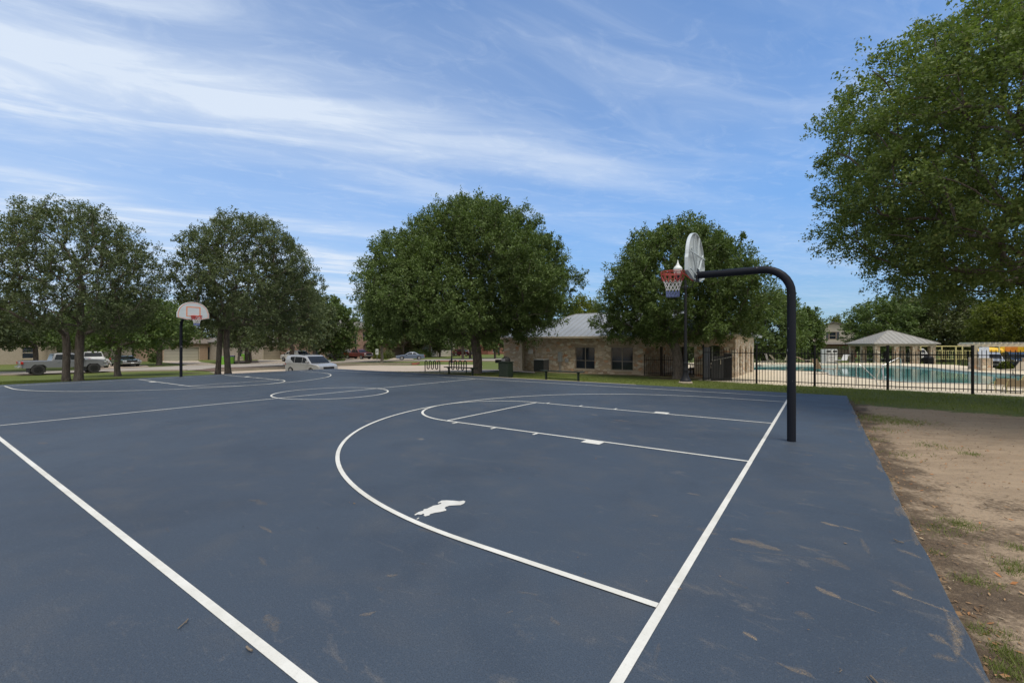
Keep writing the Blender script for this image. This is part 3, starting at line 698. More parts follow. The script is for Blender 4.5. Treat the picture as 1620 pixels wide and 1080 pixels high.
def leaves_mesh(rng, P, out, cr, per, ll, lw, flat=.6, droop=0.0, edge=1.0):
    n = len(P); T = 7
    crs = cr*(.65+.7*rng.random(n))
    td = out[:, None, :]*.75 + rng.normal(size=(n, T, 3))*.75 + np.array([0, 0, .22-droop]); td /= np.linalg.norm(td, axis=2)[..., None]
    td[..., 2] *= flat + .4
    c = np.repeat(np.arange(n), per); w = rng.integers(0, T, n*per); t = rng.random(n*per)**.7
    d = td[c, w]
    p = P[c] + d*(t*crs[c])[:, None] + rng.normal(size=(n*per, 3))*(crs[c]*.13*(1.25-t*.6))[:, None]
    ax = d*.6 + rng.normal(size=p.shape)*.7; ax /= np.linalg.norm(ax, axis=1)[:, None]
    nr = rng.normal(size=p.shape)*.8 + np.array([0, 0, .8]); sd = np.cross(ax, nr); sd /= np.linalg.norm(sd, axis=1)[:, None]+1e-6
    up = np.cross(sd, ax)
    s = (.7+.6*rng.random(len(p)))[:, None]
    L = ax*ll*s/2; W = sd*lw*s/2; U = up*ll*.12*s
    V = np.stack([p-L, p+W*1.0-L*.05+U, p+L, p-W*1.0-L*.05+U], 1).reshape(-1, 3)
    Q = np.arange(len(V)).reshape(-1, 4)
    return V, Q
def tree(name, label, x, y, H, rad, zb, leafm, seed, n=200, per=120, ll=.16, lw=.08, cr=None, trunks=1, tr=.22, off=(0,0), barkm=None, group=None, wide=.38, step=.35, sides=7, z=None, lean=None, mulch=0, fork=.55, rough=.16, flat=.6, twigs=0, droop=0.0, sp=None, pw=2.2):
    rng = np.random.default_rng(seed)
    z = g(x, y) if z is None else z
    o = empty(name, (x, y, z), 0, label, 'tree', group)
    P, out, chains = sk_tree(rng, (0,0), H, rad, zb, off, trunks, tr, n, step, wide, fork, lean, rough, sp, pw)
    m = MB()
    for pts, rd in chains:
        sd = sides+3 if rd[0] > tr*.5 else (sides if rd[0] > tr*.12 else 4)
        rd = list(rd)
        if pts[0][2] < 0: rd[0] *= 1.55; rd[1] *= 1.12
        m.tube([tuple(p) for p in pts], rd, sd, caps=False)
    m.build('trunk', barkm or M_BARK, o, True, fix=False)
    cr = cr or rad*.17
    if twigs:
        pass
    V, Q = leaves_mesh(rng, P, out, cr, per, ll, lw, flat, droop)
    npmesh('crown', V, Q, leafm, o)
    if mulch: MULCH.append((x, y, mulch))
    return o
TREES = []
exec_trees = []
def add_tree(*a, **k): tree(*a, **k)

def all_trees():
    yard = 'small trees along the street'
    T = lambda u, v, *r, **k: (px(u, v)[:2], r, k)
    def tp(name, label, u, Y, topv, halfpx, zbv, leafm, seed, cu=None, **k):
        """tree standing at column u and distance Y; crown top row, half width in photo pixels, lowest foliage row"""
        x = (u-U_C)/F_PX*Y; z = g(x, Y); s = Y/F_PX
        offx = 0 if cu is None else (cu-u)*s
        dy = k.pop('dy', 0); c_ = k.get('cr', 0)
        return tree(name, label, x, Y, zz(topv, Y)-z-.45*c_, max(halfpx*s-.7*c_, .5*c_), zz(zbv, Y)-z, leafm, seed, off=(offx, dy), **k)
    # left pair behind the far hoop
    tp('oak_tree', 'wide airy oak with two joined trunks at the left end of the court', 115, 21.5, 332, 138, 520, M_LGREY, 11, cu=112, trunks=2, tr=.165, n=560, per=150, ll=.10, lw=.048, cr=.50, lean=0.1, step=.35, mulch=1.0, wide=.42, fork=.75, rough=.18)
    tp('oak_tree', 'tall airy oak with two grey trunks just right of the far hoop', 352, 26.5, 350, 112, 515, M_LGREY, 12, cu=392, trunks=2, tr=.165, n=520, per=160, ll=.112, lw=.054, cr=.56, lean=.2, sp=.12, step=.38, mulch=1.1, wide=.45, fork=.8, rough=.20)
    # the big round oak in the middle
    tp('oak_tree', 'big round dark oak on one thick trunk beside the bike racks', 755, 27.0, 330, 180, 528, M_LOAK, 13, cu=740, trunks=1, tr=.285, n=1300, per=250, ll=.125, lw=.062, cr=.66, pw=1.75, flat=.8, step=.42, mulch=1.9, wide=.30, sides=9, rough=.20)
    tp('oak_tree', 'dense rounded tree behind the street lamp in front of the stone building', 1072, 24.0, 358, 148, 532, M_LOAK, 14, cu=1081, trunks=1, tr=.25, n=620, per=230, ll=.14, lw=.056, cr=.62, dy=.8, pw=2.0, flat=.8, step=.36, mulch=1.5, wide=.30, sides=9, fork=.5, rough=.22)
    # the huge tree on the right, trunk outside the picture
    tree('elm_tree', 'huge overhanging elm filling the right edge above the dirt', 14.3, 9.6, 10.2, 6.1, 3.35, M_LELM, 19, n=1250, per=300, ll=.080, lw=.044, cr=.62, trunks=1, tr=.34, off=(-.2, .6), wide=.42, step=.4, sides=10, rough=.11, flat=.45, mulch=.01, droop=.25)
    # yard trees, left
    g1 = 'trees of the street on the left'
    tp('yard_tree', 'small spreading tree in front of the beige house window', 56, 47, 508, 62, 545, M_LOAK, 21, tr=.20, n=90, per=110, ll=.24, lw=.13, cr=1.1, group=g1, fork=.8, trunks=1)
    tp('yard_tree', 'yard tree with a dark trunk just right of the grey pickup', 186, 37, 470, 84, 543, M_LOAK, 22, cu=200, tr=.21, n=130, per=130, ll=.21, lw=.12, cr=1.1, group=g1, fork=.7)
    tp('yard_tree', 'bushy tree in front of the cream garage left of the far hoop', 252, 58, 478, 66, 543, M_LOAK, 23, tr=.30, n=100, per=130, ll=.3, lw=.17, cr=1.3, group=g1)
    tp('yard_tree', 'low tree hiding the roof between the two left houses', 145, 62, 488, 62, 545, M_LDARK, 24, tr=.26, n=90, per=120, ll=.32, lw=.18, cr=1.4, group=g1)
    tp('yard_tree', 'forked yard tree in front of the whitewashed brick wall', 393, 66, 470, 58, 543, M_LGREY, 25, tr=.24, n=90, per=120, ll=.34, lw=.18, cr=1.4, trunks=2, group=g1)
    tp('yard_tree', 'slim trunked tree left of the pale green bins', 378, 60, 492, 30, 545, M_LGREY, 26, tr=.14, n=50, per=90, ll=.3, lw=.17, cr=1.1, group=g1)
    tp('yard_tree', 'grey green tree rising behind the silver minivan', 462, 50, 432, 68, 545, M_LGREY, 27, cu=458, tr=.26, n=170, per=130, ll=.25, lw=.13, cr=1.15, group=g1, wide=.3, rough=.2)
    tp('yard_tree', 'round tree beside the black car and the red pickup', 530, 74, 476, 37, 556, M_LOAK, 28, cu=529, tr=.28, n=120, per=140, ll=.34, lw=.19, cr=1.2, group=g1, wide=.4)
    tp('yard_tree', 'tree between the minivan tree and the black car', 497, 66, 462, 36, 545, M_LGREY, 29, tr=.24, n=90, per=120, ll=.32, lw=.17, cr=1.2, group=g1)
    tp('yard_tree', 'dark tree above the roof behind the far hoop pole', 300, 82, 478, 52, 545, M_LDARK, 30, tr=.3, n=80, per=120, ll=.42, lw=.24, cr=1.8, group=g1)
    tp('yard_tree', 'tree at the far left edge above the beige house', -45, 42, 470, 60, 545, M_LGREY, 31, tr=.2, n=90, per=110, ll=.26, lw=.14, cr=1.2, group=g1, cu=-30)
    # under and beyond the big oak
    g2 = 'street trees beyond the parking lot'
    tp('street_tree', 'pale trunked tree on the kerbed island left of the bike racks', 604, 63, 466, 36, 540, M_LOAK, 41, tr=.20, n=90, per=120, ll=.3, lw=.16, cr=1.2, barkm=M_BARKL, group=g2)
    tp('street_tree', 'dark tree in front of the brown garage behind the blue car', 638, 92, 490, 40, 545, M_LDARK, 42, tr=.28, n=70, per=120, ll=.42, lw=.24, cr=1.8, group=g2)
    tp('street_tree', 'slim dark tree before the beige garage doors', 680, 96, 488, 40, 543, M_LOAK, 43, tr=.25, n=70, per=120, ll=.42, lw=.24, cr=1.8, group=g2)
    tp('street_tree', 'pale trunked tree in front of the burgundy car', 732, 80, 492, 36, 545, M_LOAK, 44, tr=.22, n=70, per=110, ll=.36, lw=.2, cr=1.5, barkm=M_BARKL, group=g2)
    tp('street_tree', 'narrow dark tree right next to the big oak trunk', 744, 84, 496, 30, 543, M_LDARK, 45, tr=.24, n=60, per=110, ll=.36, lw=.2, cr=1.5, group=g2)
    tp('street_tree', 'street tree on the lawn between the big oak and the stone building', 783, 84, 494, 34, 550, M_LOAK, 46, tr=.22, n=70, per=120, ll=.36, lw=.2, cr=1.5, group=g2)
    tp('street_tree', 'tree beside the arched doorway of the two storey brick house', 567+8, 88, 534, 10, 556, M_LOAK, 47, tr=.20, n=40, per=110, ll=.34, lw=.19, cr=1.0, group=g2, cu=592)
    tp('street_tree', 'dark tree at the green bins behind the bike rack', 696, 97, 524, 18, 553, M_LDARK, 48, tr=.22, n=40, per=110, ll=.36, lw=.2, cr=1.2, group=g2)
    tp('far_tree', 'hazy pale tree in the gap right of the brick house roof', 588, 125, 452, 34, 545, M_LGREY, 49, tr=.3, n=70, per=90, ll=.5, lw=.26, cr=2.2)
    tp('far_tree', 'yellowish tree top showing above the metal roof', 922, 62, 474, 40, 545, M_LLITE, 50, tr=.3, n=80, per=110, ll=.34, lw=.18, cr=1.5)
    # pool side
    g3 = 'trees beyond the swimming pool'
    tp('pool_tree', 'broad tree just right of the stone building roof', 1208, 52, 464, 66, 562, M_LOAK, 61, cu=1216, tr=.3, n=190, per=150, ll=.27, lw=.14, cr=1.25, group=g3, wide=.3)
    tp('pool_tree', 'dark tree hidden behind the porch of the stone building', 1112, 60, 500, 56, 560, M_LDARK, 60, tr=.3, n=110, per=140, ll=.34, lw=.18, cr=1.5, group=g3)
    tp('pool_tree', 'lower round tree left of the siding house', 1278, 62, 490, 26, 560, M_LOAK, 62, tr=.28, n=100, per=130, ll=.3, lw=.16, cr=1.1, group=g3)
    tp('pool_tree', 'green tree rising behind the pool pavilion', 1402, 68, 476, 64, 556, M_LOAK, 63, tr=.3, n=150, per=140, ll=.34, lw=.18, cr=1.5, group=g3)
    tp('pool_tree', 'dull dark tree between pavilion and pergola', 1492, 66, 462, 62, 556, M_LDARK, 64, tr=.3, n=150, per=150, ll=.34, lw=.18, cr=1.5, group=g3)
    tp('pool_tree', 'dark tree right behind the pavilion roof end', 1440, 74, 470, 50, 556, M_LDARK, 65, tr=.3, n=110, per=140, ll=.36, lw=.2, cr=1.6, group=g3)
    tp('pool_tree', 'bright light green tree above the pergola', 1592, 55, 470, 50, 543, M_LLITE, 66, tr=.3, n=130, per=140, ll=.26, lw=.14, cr=1.2, group=g3)
    tp('pool_tree', 'dark tree at the right edge behind the playground', 1650, 60, 450, 60, 556, M_LDARK, 67, tr=.3, n=110, per=140, ll=.32, lw=.18, cr=1.5, group=g3)
    tp('pool_tree', 'dark tree standing behind the yellow playground', 1540, 72, 486, 44, 560, M_LDARK, 68, tr=.3, n=100, per=140, ll=.36, lw=.2, cr=1.6, group=g3)
    for u_, Y_, sd_, lb_ in ((1790, 46, 71, 'dark tree beyond the pool past the right edge, nearer one'), (1960, 44, 72, 'green tree far right beyond the pool deck corner'), (2180, 42, 73, 'outermost tree on the right beyond the dirt')):
        tp('pool_tree', lb_, u_, Y_, 448, 78, 556, M_LOAK if sd_ != 71 else M_LDARK, sd_, tr=.3, n=110, per=130, ll=.3, lw=.16, cr=1.3, group=g3)
    tp('far_tree', 'thin leafy tree top behind the siding house gable', 1322, 108, 500, 14, 540, M_LLITE, 69, tr=.2, n=30, per=80, ll=.4, lw=.2, cr=1.2)

# ------------------------------------------------------------------ vehicles
def slab(mb, P, w, wfn, bev=.05):
    """side outline P (x, z) swept across the width; wfn(x, z) scales the half width"""
    cx = sum(p[0] for p in P)/len(P); cz = sum(p[1] for p in P)/len(P)
    def rg(y, k):
        out = []
        for x, z in P:
            X = cx+(x-cx)*(1-k*bev/ max(.6, abs(x-cx)+.3)) ; Z = z - (bev*k if z > cz else -bev*.4*k)*.9
            out.append((X, y*wfn(X, Z), Z))
        return out
    mb.rings([rg(-w, 1), rg(-(w-bev), 0), rg(w-bev, 0), rg(w, 1)])
def wheel(o, x, y, r, wd, rimm):
    sg = 1 if y > 0 else -1
    h = empty_child = MB(); h.lathe([(r*.60, -wd*.2), (r*.62, -wd/2), (r*.94, -wd/2), (r, -wd*.32), (r, wd*.32), (r*.94, wd/2), (r*.62, wd/2), (r*.60, wd*.2)], (x, y, r), 22, 'y')
    t = h.build('wheel', M_TYRE, o, True)
    k = MB(); yo = y + sg*wd*.5
    k.lathe([(r*.60, 0), (r*.60, .012*sg), (r*.52, .012*sg), (r*.50, -.03*sg), (.001, -.03*sg)], (x, yo-sg*.01, r), 22, 'y')
    for i in range(6):
        a = 2*math.pi*i/6; k.bar((x+r*.06*math.cos(a), yo, r+r*.06*math.sin(a)), (x+r*.55*math.cos(a), yo, r+r*.55*math.sin(a)), .02, r*.16)
    k.lathe([(r*.14, -.02), (r*.14, .02), (.001, .02)] if sg > 0 else [(r*.14, .02), (r*.14, -.02), (.001, -.02)], (x, yo, r), 12, 'y')
    k.build('rim', rimm, t)
def vehicle(name, label, cat, pos, rz, body, paint, L, W, spec, rimm=None, group=None, z=None):
    """spec: wheels (xr, xf, r, width), outline (body side), cabin (greenhouse outline), tum, glass list"""
    o = empty(name, (pos[0], pos[1], g(pos[0], pos[1])+.035 if z is None else z), rz, label, cat, group)
    xr, xf, r, wd = spec['wheels']; w = W/2
    zb = spec['zb']; P = []
    xs0, xs1 = -L/2, L/2
    P.append((xs0+.06, zb))
    for xc in (xr, xf):
        ra = r*1.17
        n = 10
        z0 = zb
        half = math.sqrt(max(ra*ra-(z0-r)**2, .01))
        for i in range(n+1):
            a0 = math.atan2(z0-r, -half); a1 = math.atan2(z0-r, half)
            a = (a0 if a0 > 0 else a0+2*math.pi) + ((a1) - (a0 if a0 > 0 else a0+2*math.pi))*i/n
            P.append((xc+ra*math.cos(a), r+ra*math.sin(a)))
    P.append((xs1-.10, zb)); P += spec['top']
    def wf(x, z):
        e = max(0, (abs(x)-(L/2-.75))/.75); return (1-.13*e*e)*(1-.05*max(0, (.55-z))/.4)*(1-.045*max(0, (z-.75)))
    m = MB(); slab(m, P, w, wf, .06); b = m.build('body', paint, o, True)
    cab = spec['cabin']; zc0 = min(p[1] for p in cab); zc1 = max(p[1] for p in cab); tum = spec.get('tum', .13)
    def wc(x, z): return (1 - tum*(z-zc0)/(zc1-zc0))*.965
    m = MB(); slab(m, cab, w, wc, .05); m.build('cabin', spec.get('roofm', paint), o, True)
    # side glass, slightly proud of the cabin
    for sg in (1, -1):
        for q in spec['side']:
            g_ = MB(); pts = [(x, sg*(w*wc(x, z)*wf(x, .7)/wf(0, .7)+.006), z) for x, z in q]
            g_.rings([pts, [(x, y-sg*.02, z) for x, y, z in pts]]); g_.build('window', M_CGLASS, o)
    for nm, (x0, z0, x1, z1) in spec['ends'].items():
        g_ = MB(); y0, y1 = w*wc(0, z0)*.90, w*wc(0, z1)*.88; d = Vector((z1-z0, 0, -(x1-x0))).normalized()
        if d.x*(x0) < 0: d = -d
        pts = [Vector((x0, -y0, z0)), Vector((x0, y0, z0)), Vector((x1, y1, z1)), Vector((x1, -y1, z1))]
        g_.rings([[p+d*.014 for p in pts], [p-d*.02 for p in pts]]); g_.build(nm, M_CGLASS, o)
    for x in (xr, xf):
        a = MB()
        a.box(x-r*1.1, x+r*1.1, -w*.86+wd*.2, w*.86-wd*.2, r*.5, r*2.05); a.build('wheel_housing', M_PLAS, o)
        for sg in (1, -1): wheel(o, x, sg*(w-wd/2+spec.get('poke', -.015)), r, wd, rimm or M_RIM)
    for nm, mt, boxes in spec['extra']:
        for bx in boxes:
            q = MB(); q.box(*bx, bev=min(.015, (bx[5]-bx[4])*.2)); q.build(nm, mt, o)
    return o
def pair(x0, x1, y0, y1, z0, z1): return [(x0, x1, y0, y1, z0, z1), (x0, x1, -y1, -y0, z0, z1)]
def minivan_spec():
    return dict(zb=.26, wheels=(-1.52, 1.54, .345, .225), tum=.15,
        top=[(2.50,.34),(2.555,.55),(2.50,.80),(2.30,.93),(1.75,1.00),(1.30,1.05),(-2.30,1.06),(-2.50,1.0),(-2.56,.75),(-2.52,.40)],
        cabin=[(1.46,.99),(.62,1.60),(.30,1.68),(-.6,1.73),(-1.8,1.70),(-2.28,1.62),(-2.49,.99)],
        side=[[(1.06,1.05),(.62,1.45),(.20,1.54),(.20,1.05)], [(.14,1.05),(.14,1.545),(-.95,1.57),(-.95,1.06)], [(-1.01,1.06),(-1.01,1.57),(-2.02,1.53),(-2.26,1.42),(-2.36,1.08)]],
        ends={'windshield': (1.40,1.06,.66,1.59), 'rear_window': (-2.46,1.15,-2.33,1.55)},
        extra=[('headlight', M_LAMPG, pair(2.20,2.43,.52,.82,.66,.80)), ('turn_signal', M_AMBER, pair(2.05,2.22,.80,.885,.70,.80)), ('grille', M_PLAS, [(2.44,2.56,-.50,.50,.55,.76)]),
               ('lower_grille', M_PLAS, [(2.42,2.53,-.6,.6,.30,.40)]), ('tail_light', M_TAIL, pair(-2.50,-2.36,.80,.90,.85,1.10)), ('side_mirror', paint_sil, pair(.98,1.16,.95,1.14,1.08,1.24)),
               ('door_handle', M_CHROME, pair(.30,.50,.93,.955,.93,.96)+pair(-.12,.08,.93,.955,.94,.97)), ('roof_rail', M_PLAS, pair(-1.9,.2,.66,.70,1.69,1.755))])
def pickup_spec(lift=0.0, r=.42, bedx=-.95, nose=1.18, trim=None, glow=None, rear_in=False):
    z = lift
    return dict(zb=.50+z, wheels=(-1.83, 1.93, r, .30), tum=.16, poke=.02,
        top=[(2.84,.62+z),(2.90,.85+z),(2.86,1.12+z),(2.70,nose+z-.02),(2.2,nose+z+.05),(1.42,nose+z+.10),(.9,1.16+z),(-.85,1.14+z),(-.90,1.17+z),(-2.80,1.18+z),(-2.88,1.10+z),(-2.88,.62+z)],
        cabin=[(1.45,1.10+z),(.80,1.70+z),(.45,1.84+z),(-.3,1.86+z),(-.78,1.80+z),(-.98,1.12+z)],
        side=[[(1.12,1.22+z),(.72,1.64+z),(.42,1.72+z),(.30,1.72+z),(.30,1.22+z)], [(.22,1.22+z),(.22,1.72+z),(-.66,1.72+z),(-.80,1.24+z)]],
        ends={'windshield': (1.36,1.20+z,.84,1.67+z), 'rear_window': (-.93,1.24+z,-.82,1.72+z)},
        extra=[('headlight', M_LAMPG, pair(2.70,2.875,.62,.93,.90+z,1.09+z)), ('grille', M_DRIM, [(2.80,2.92,-.58,.58,.78+z,1.12+z)]), ('front_bumper', M_CHROME, [(2.72,3.00,-.92,.92,.52+z,.74+z)]),
               ('tail_light', M_TAIL, pair(-2.91,-2.74,.82,.985,.88+z,1.12+z)), ('rear_bumper', M_CHROME, [(-3.04,-2.82,-.90,.90,.52+z,.70+z)]), ('side_mirror', M_PLAS, pair(1.02,1.20,1.00,1.20,1.18+z,1.38+z)),
               ('door_handle', M_CHROME, pair(.38,.56,.99,1.012,1.02+z,1.05+z)+pair(-.60,-.42,.99,1.012,1.02+z,1.05+z))])
def suv_spec():
    return dict(zb=.34, wheels=(-1.38, 1.42, .36, .24), tum=.14,
        top=[(2.28,.42),(2.36,.68),(2.28,.92),(2.05,1.02),(1.15,1.10),(-2.15,1.12),(-2.30,1.0),(-2.36,.70),(-2.30,.44)],
        cabin=[(1.25,1.06),(.62,1.52),(.3,1.64),(-.6,1.70),(-1.75,1.64),(-2.25,1.08)],
        side=[[(.92,1.14),(.55,1.45),(.15,1.53),(.15,1.14)], [(.08,1.14),(.08,1.54),(-.85,1.56),(-.85,1.14)], [(-.92,1.14),(-.92,1.56),(-1.68,1.50),(-2.0,1.16)]],
        ends={'windshield': (1.18,1.12,.66,1.50), 'rear_window': (-2.20,1.14,-1.84,1.56)},
        extra=[('headlight', M_LAMPG, pair(2.10,2.30,.56,.86,.76,.90)), ('grille', M_DRIM, [(2.26,2.37,-.46,.46,.62,.88)]), ('bumper', M_PLAS, [(2.20,2.40,-.84,.84,.36,.50), (-2.40,-2.2,-.84,.84,.36,.50)]),
               ('tail_light', M_TAIL, pair(-2.36,-2.16,.74,.90,.88,1.06)), ('side_mirror', M_PLAS, pair(.86,1.02,.92,1.10,1.08,1.22)), ('roof_rail', M_CHROME, pair(-1.6,.1,.62,.65,1.66,1.72))])
def sedan_spec(classic=False, soft=None):
    s = dict(zb=.24, wheels=(-1.42, 1.42, .33, .21), tum=.20,
        top=[(2.28,.30),(2.38,.50),(2.32,.68),(2.05,.76),(1.0,.88),(-1.45,.93),(-2.15,.92),(-2.32,.80),(-2.36,.5),(-2.30,.3)],
        cabin=[(1.05,.86),(.35,1.24),(-.1,1.34),(-.75,1.33),(-1.5,.90)],
        side=[[(.78,.93),(.32,1.18),(-.10,1.25),(-.30,1.25),(-.30,.94)], [(-.37,.94),(-.37,1.25),(-.75,1.24),(-1.22,.96)]],
        ends={'windshield': (1.0,.90,.38,1.22), 'rear_window': (-1.44,.94,-.82,1.30)},
        extra=[('headlight', M_LAMPG, pair(2.16,2.34,.50,.80,.54,.68)), ('grille', M_DRIM, [(2.28,2.39,-.42,.42,.42,.62)]), ('tail_light', M_TAIL, pair(-2.37,-2.2,.50,.82,.62,.80)), ('side_mirror', M_PLAS, pair(.62,.76,.86,1.02,.90,1.02))])
    if classic:
        s['zb'] = .30; s['top'] = [(2.52,.42),(2.62,.58),(2.58,.80),(2.30,.86),(1.0,.92),(-1.45,.95),(-2.45,.92),(-2.62,.78),(-2.60,.45)]
        s['wheels'] = (-1.5, 1.55, .34, .2); s['extra'] = [('headlight', M_LAMPG, pair(2.54,2.66,.52,.70,.62,.78)+pair(2.54,2.66,.74,.90,.62,.78)), ('grille', M_DRIM, [(2.52,2.64,-.48,.48,.58,.80)]), ('front_bumper', M_CHROME, [(2.56,2.74,-.92,.92,.42,.54)]),
            ('licence_plate', M_WHITE, [(2.735,2.75,-.16,.16,.42,.54)]), ('tail_light', M_TAIL, pair(-2.64,-2.5,.55,.88,.6,.76))]
    if soft: s['roofm'] = soft
    return s
paint_sil = pm('silver metallic paint', (.33, .335, .335), (.31, .315, .315), 1, .33, metal=.25, coat=.6)
def all_vehicles():
    pg = pm('grey metallic paint', (.165, .17, .18), (.155, .16, .165), 1, .35, metal=.2, coat=.5); pw = pm('white car paint', (.62, .62, .60), None, 1, .35, coat=.5)
    pr = pm('red car paint', (.12, .020, .016), (.10, .018, .015), 1, .3, coat=.5); pb = pm('blue metallic paint', (.10, .13, .19), (.09, .12, .17), 1, .35, metal=.2, coat=.5)
    pk = pm('black car paint', (.012, .013, .016), (.016, .016, .02), 1, .2, coat=.6); pu = pm('burgundy car paint', (.055, .009, .014), (.045, .008, .013), 1, .25, coat=.5)
    pc = pm('dark teal car paint', (.045, .075, .085), (.04, .065, .075), 1, .25, coat=.6); ps = pm('dark canvas top', (.03, .03, .035), None, 10, .8)
    def head(du): return du
    # grey lifted pickup, seen from its side, nose to the right and slightly away
    x, y, z = at(101, 42.0); vehicle('pickup_truck', 'grey lifted crew cab pickup parked behind the left oak trunks', 'pickup truck', (x, y), R(56), 0, pg, 5.7, 2.0, pickup_spec(.12, .46), M_DRIM)
    x, y, z = px(143, 581.5); vehicle('pickup_truck', 'white pickup with red tail lights parked behind the grey one', 'pickup truck', (x, y), R(150), 0, pw, 5.8, 2.0, pickup_spec(.05, .42), M_DRIM)
    x, y, z = px(197, 579.5); vehicle('classic_car', 'dark teal classic car facing the court on the driveway', 'car', (x, y), R(-33), 0, pc, 5.2, 1.9, sedan_spec(True), M_CHROME)
    x, y, z = at(492, 38.3); vehicle('minivan', 'silver minivan parked at the edge of the court', 'minivan', (x, y), R(-33), 0, paint_sil, 5.1, 1.98, minivan_spec())
    x, y, z = px(466, 572); vehicle('off_roader', 'white car half hidden behind the silver minivan', 'car', (x, y), R(150), 0, pw, 4.7, 1.9, suv_spec())
    x, y, z = px(538, 567.5); vehicle('parked_car', 'black car beside the red pickup', 'car', (x, y), R(-150), 0, pk, 4.7, 1.85, suv_spec(), M_DRIM)
    x, y, z = px(567, 568); vehicle('pickup_truck', 'red pickup with grey lower sides in front of the brick house', 'pickup truck', (x, y), R(-32), 0, pr, 5.6, 1.95, pickup_spec(.0, .38))
    x, y, z = px(649, 569.5); vehicle('convertible_car', 'light blue convertible with a closed top on the street', 'car', (x, y), R(196), 0, pb, 4.7, 1.85, sedan_spec(False, None))
    x, y, z = px(732, 563.2); vehicle('parked_car', 'burgundy car parked beyond the second bike rack', 'car', (x, y), R(-22), 0, pu, 4.7, 1.88, suv_spec())
    # cars beyond the pool
    x, y = at(1282, 80)[:2]; vehicle('parked_car', 'red car in front of the siding house', 'car', (x, y), R(60), 0, pr, 4.6, 1.85, suv_spec())
    x, y = at(1448, 64)[:2]; vehicle('pickup_truck', 'white pickup seen between the pavilion columns', 'pickup truck', (x, y), R(-118), 0, pw, 5.7, 2.0, pickup_spec(.05, .42), M_DRIM)
    x, y = at(1563, 44)[:2]; vehicle('parked_car', 'silver car behind the pergola', 'car', (x, y), R(-130), 0, paint_sil, 4.6, 1.85, suv_spec())
    x, y = at(1612, 45)[:2]; vehicle('parked_car', 'black car right of the pergola shrub', 'car', (x, y), R(-125), 0, pk, 4.6, 1.85, suv_spec(), M_DRIM)

# ------------------------------------------------------------------ stone pool building
def seam_roof(name, mat, parent, x0, x1, y0, y1, ze, zr, pitch=.45, gable=False):
    """hip roof with standing seams; local axis aligned"""
    w = (y1-y0)/2; L = x1-x0; hip = w if L >= 2*w else L/2
    ym = (y0+y1)/2; ra, rb = (x0+hip, ym, zr), (x1-hip, ym, zr)
    m = MB(); c = [(x0,y0,ze),(x1,y0,ze),(x1,y1,ze),(x0,y1,ze)]
    cb = [(a, b, z-.09) for a, b, z in c]
    m.add(c+[ra, rb]+cb, [(0,1,5,4),(1,2,5),(2,3,4,5),(3,0,4),(6,9,8,7),(0,6,7,1),(1,7,8,2),(2,8,9,3),(3,9,6,0)])
    ro = m.build('roof', mat, parent)
    s = MB()
    def seam(a, b): s.bar((a[0], a[1], a[2]+.012), (b[0], b[1], b[2]+.012), .022, .035)
    n = int(L/pitch)
    for i in range(1, n):
        x = x0+L*i/n; f = min(1, (x-x0)/hip, (x1-x)/hip)
        for ya, sg in ((y0, 1), (y1, -1)): seam((x, ya, ze), (x, ya+sg*w*f, ze+(zr-ze)*f))
    n = int((y1-y0)/pitch)
    for i in range(1, n):
        y = y0+(y1-y0)*i/n; f = min((y-y0)/w, (y1-y)/w)
        seam((x0, y, ze), (x0+hip*f, y, ze+(zr-ze)*f)); seam((x1, y, ze), (x1-hip*f, y, ze+(zr-ze)*f))
    for a, b in ((c[0], ra), (c[3], ra), (c[1], rb), (c[2], rb), (ra, rb)):
        s.bar((a[0], a[1], a[2]+.02), (b[0], b[1], b[2]+.02), .07, .04)
    s.build('seam', mat, ro)
    return ro
def arch_wall(m, x0, x1, z0, z1, y0, y1, ax0, ax1, spring, top):
    """wall from x0 to x1 with an arched opening ax0..ax1"""
    m.box(x0, ax0, y0, y1, z0, z1); m.box(ax1, x1, y0, y1, z0, z1)
    n = 10; c = (ax0+ax1)/2; hw = (ax1-ax0)/2; pts = [(c-hw*math.cos(math.pi*i/n), spring+(top-spring)*math.sin(math.pi*i/n)) for i in range(n+1)]
    for i in range(n):
        a, b = pts[i], pts[i+1]
        m.add([(a[0],y0,a[1]),(b[0],y0,b[1]),(b[0],y0,z1),(a[0],y0,z1),(a[0],y1,a[1]),(b[0],y1,b[1]),(b[0],y1,z1),(a[0],y1,z1)], [(0,1,2,3),(4,7,6,5),(0,4,5,1),(3,2,6,7)])
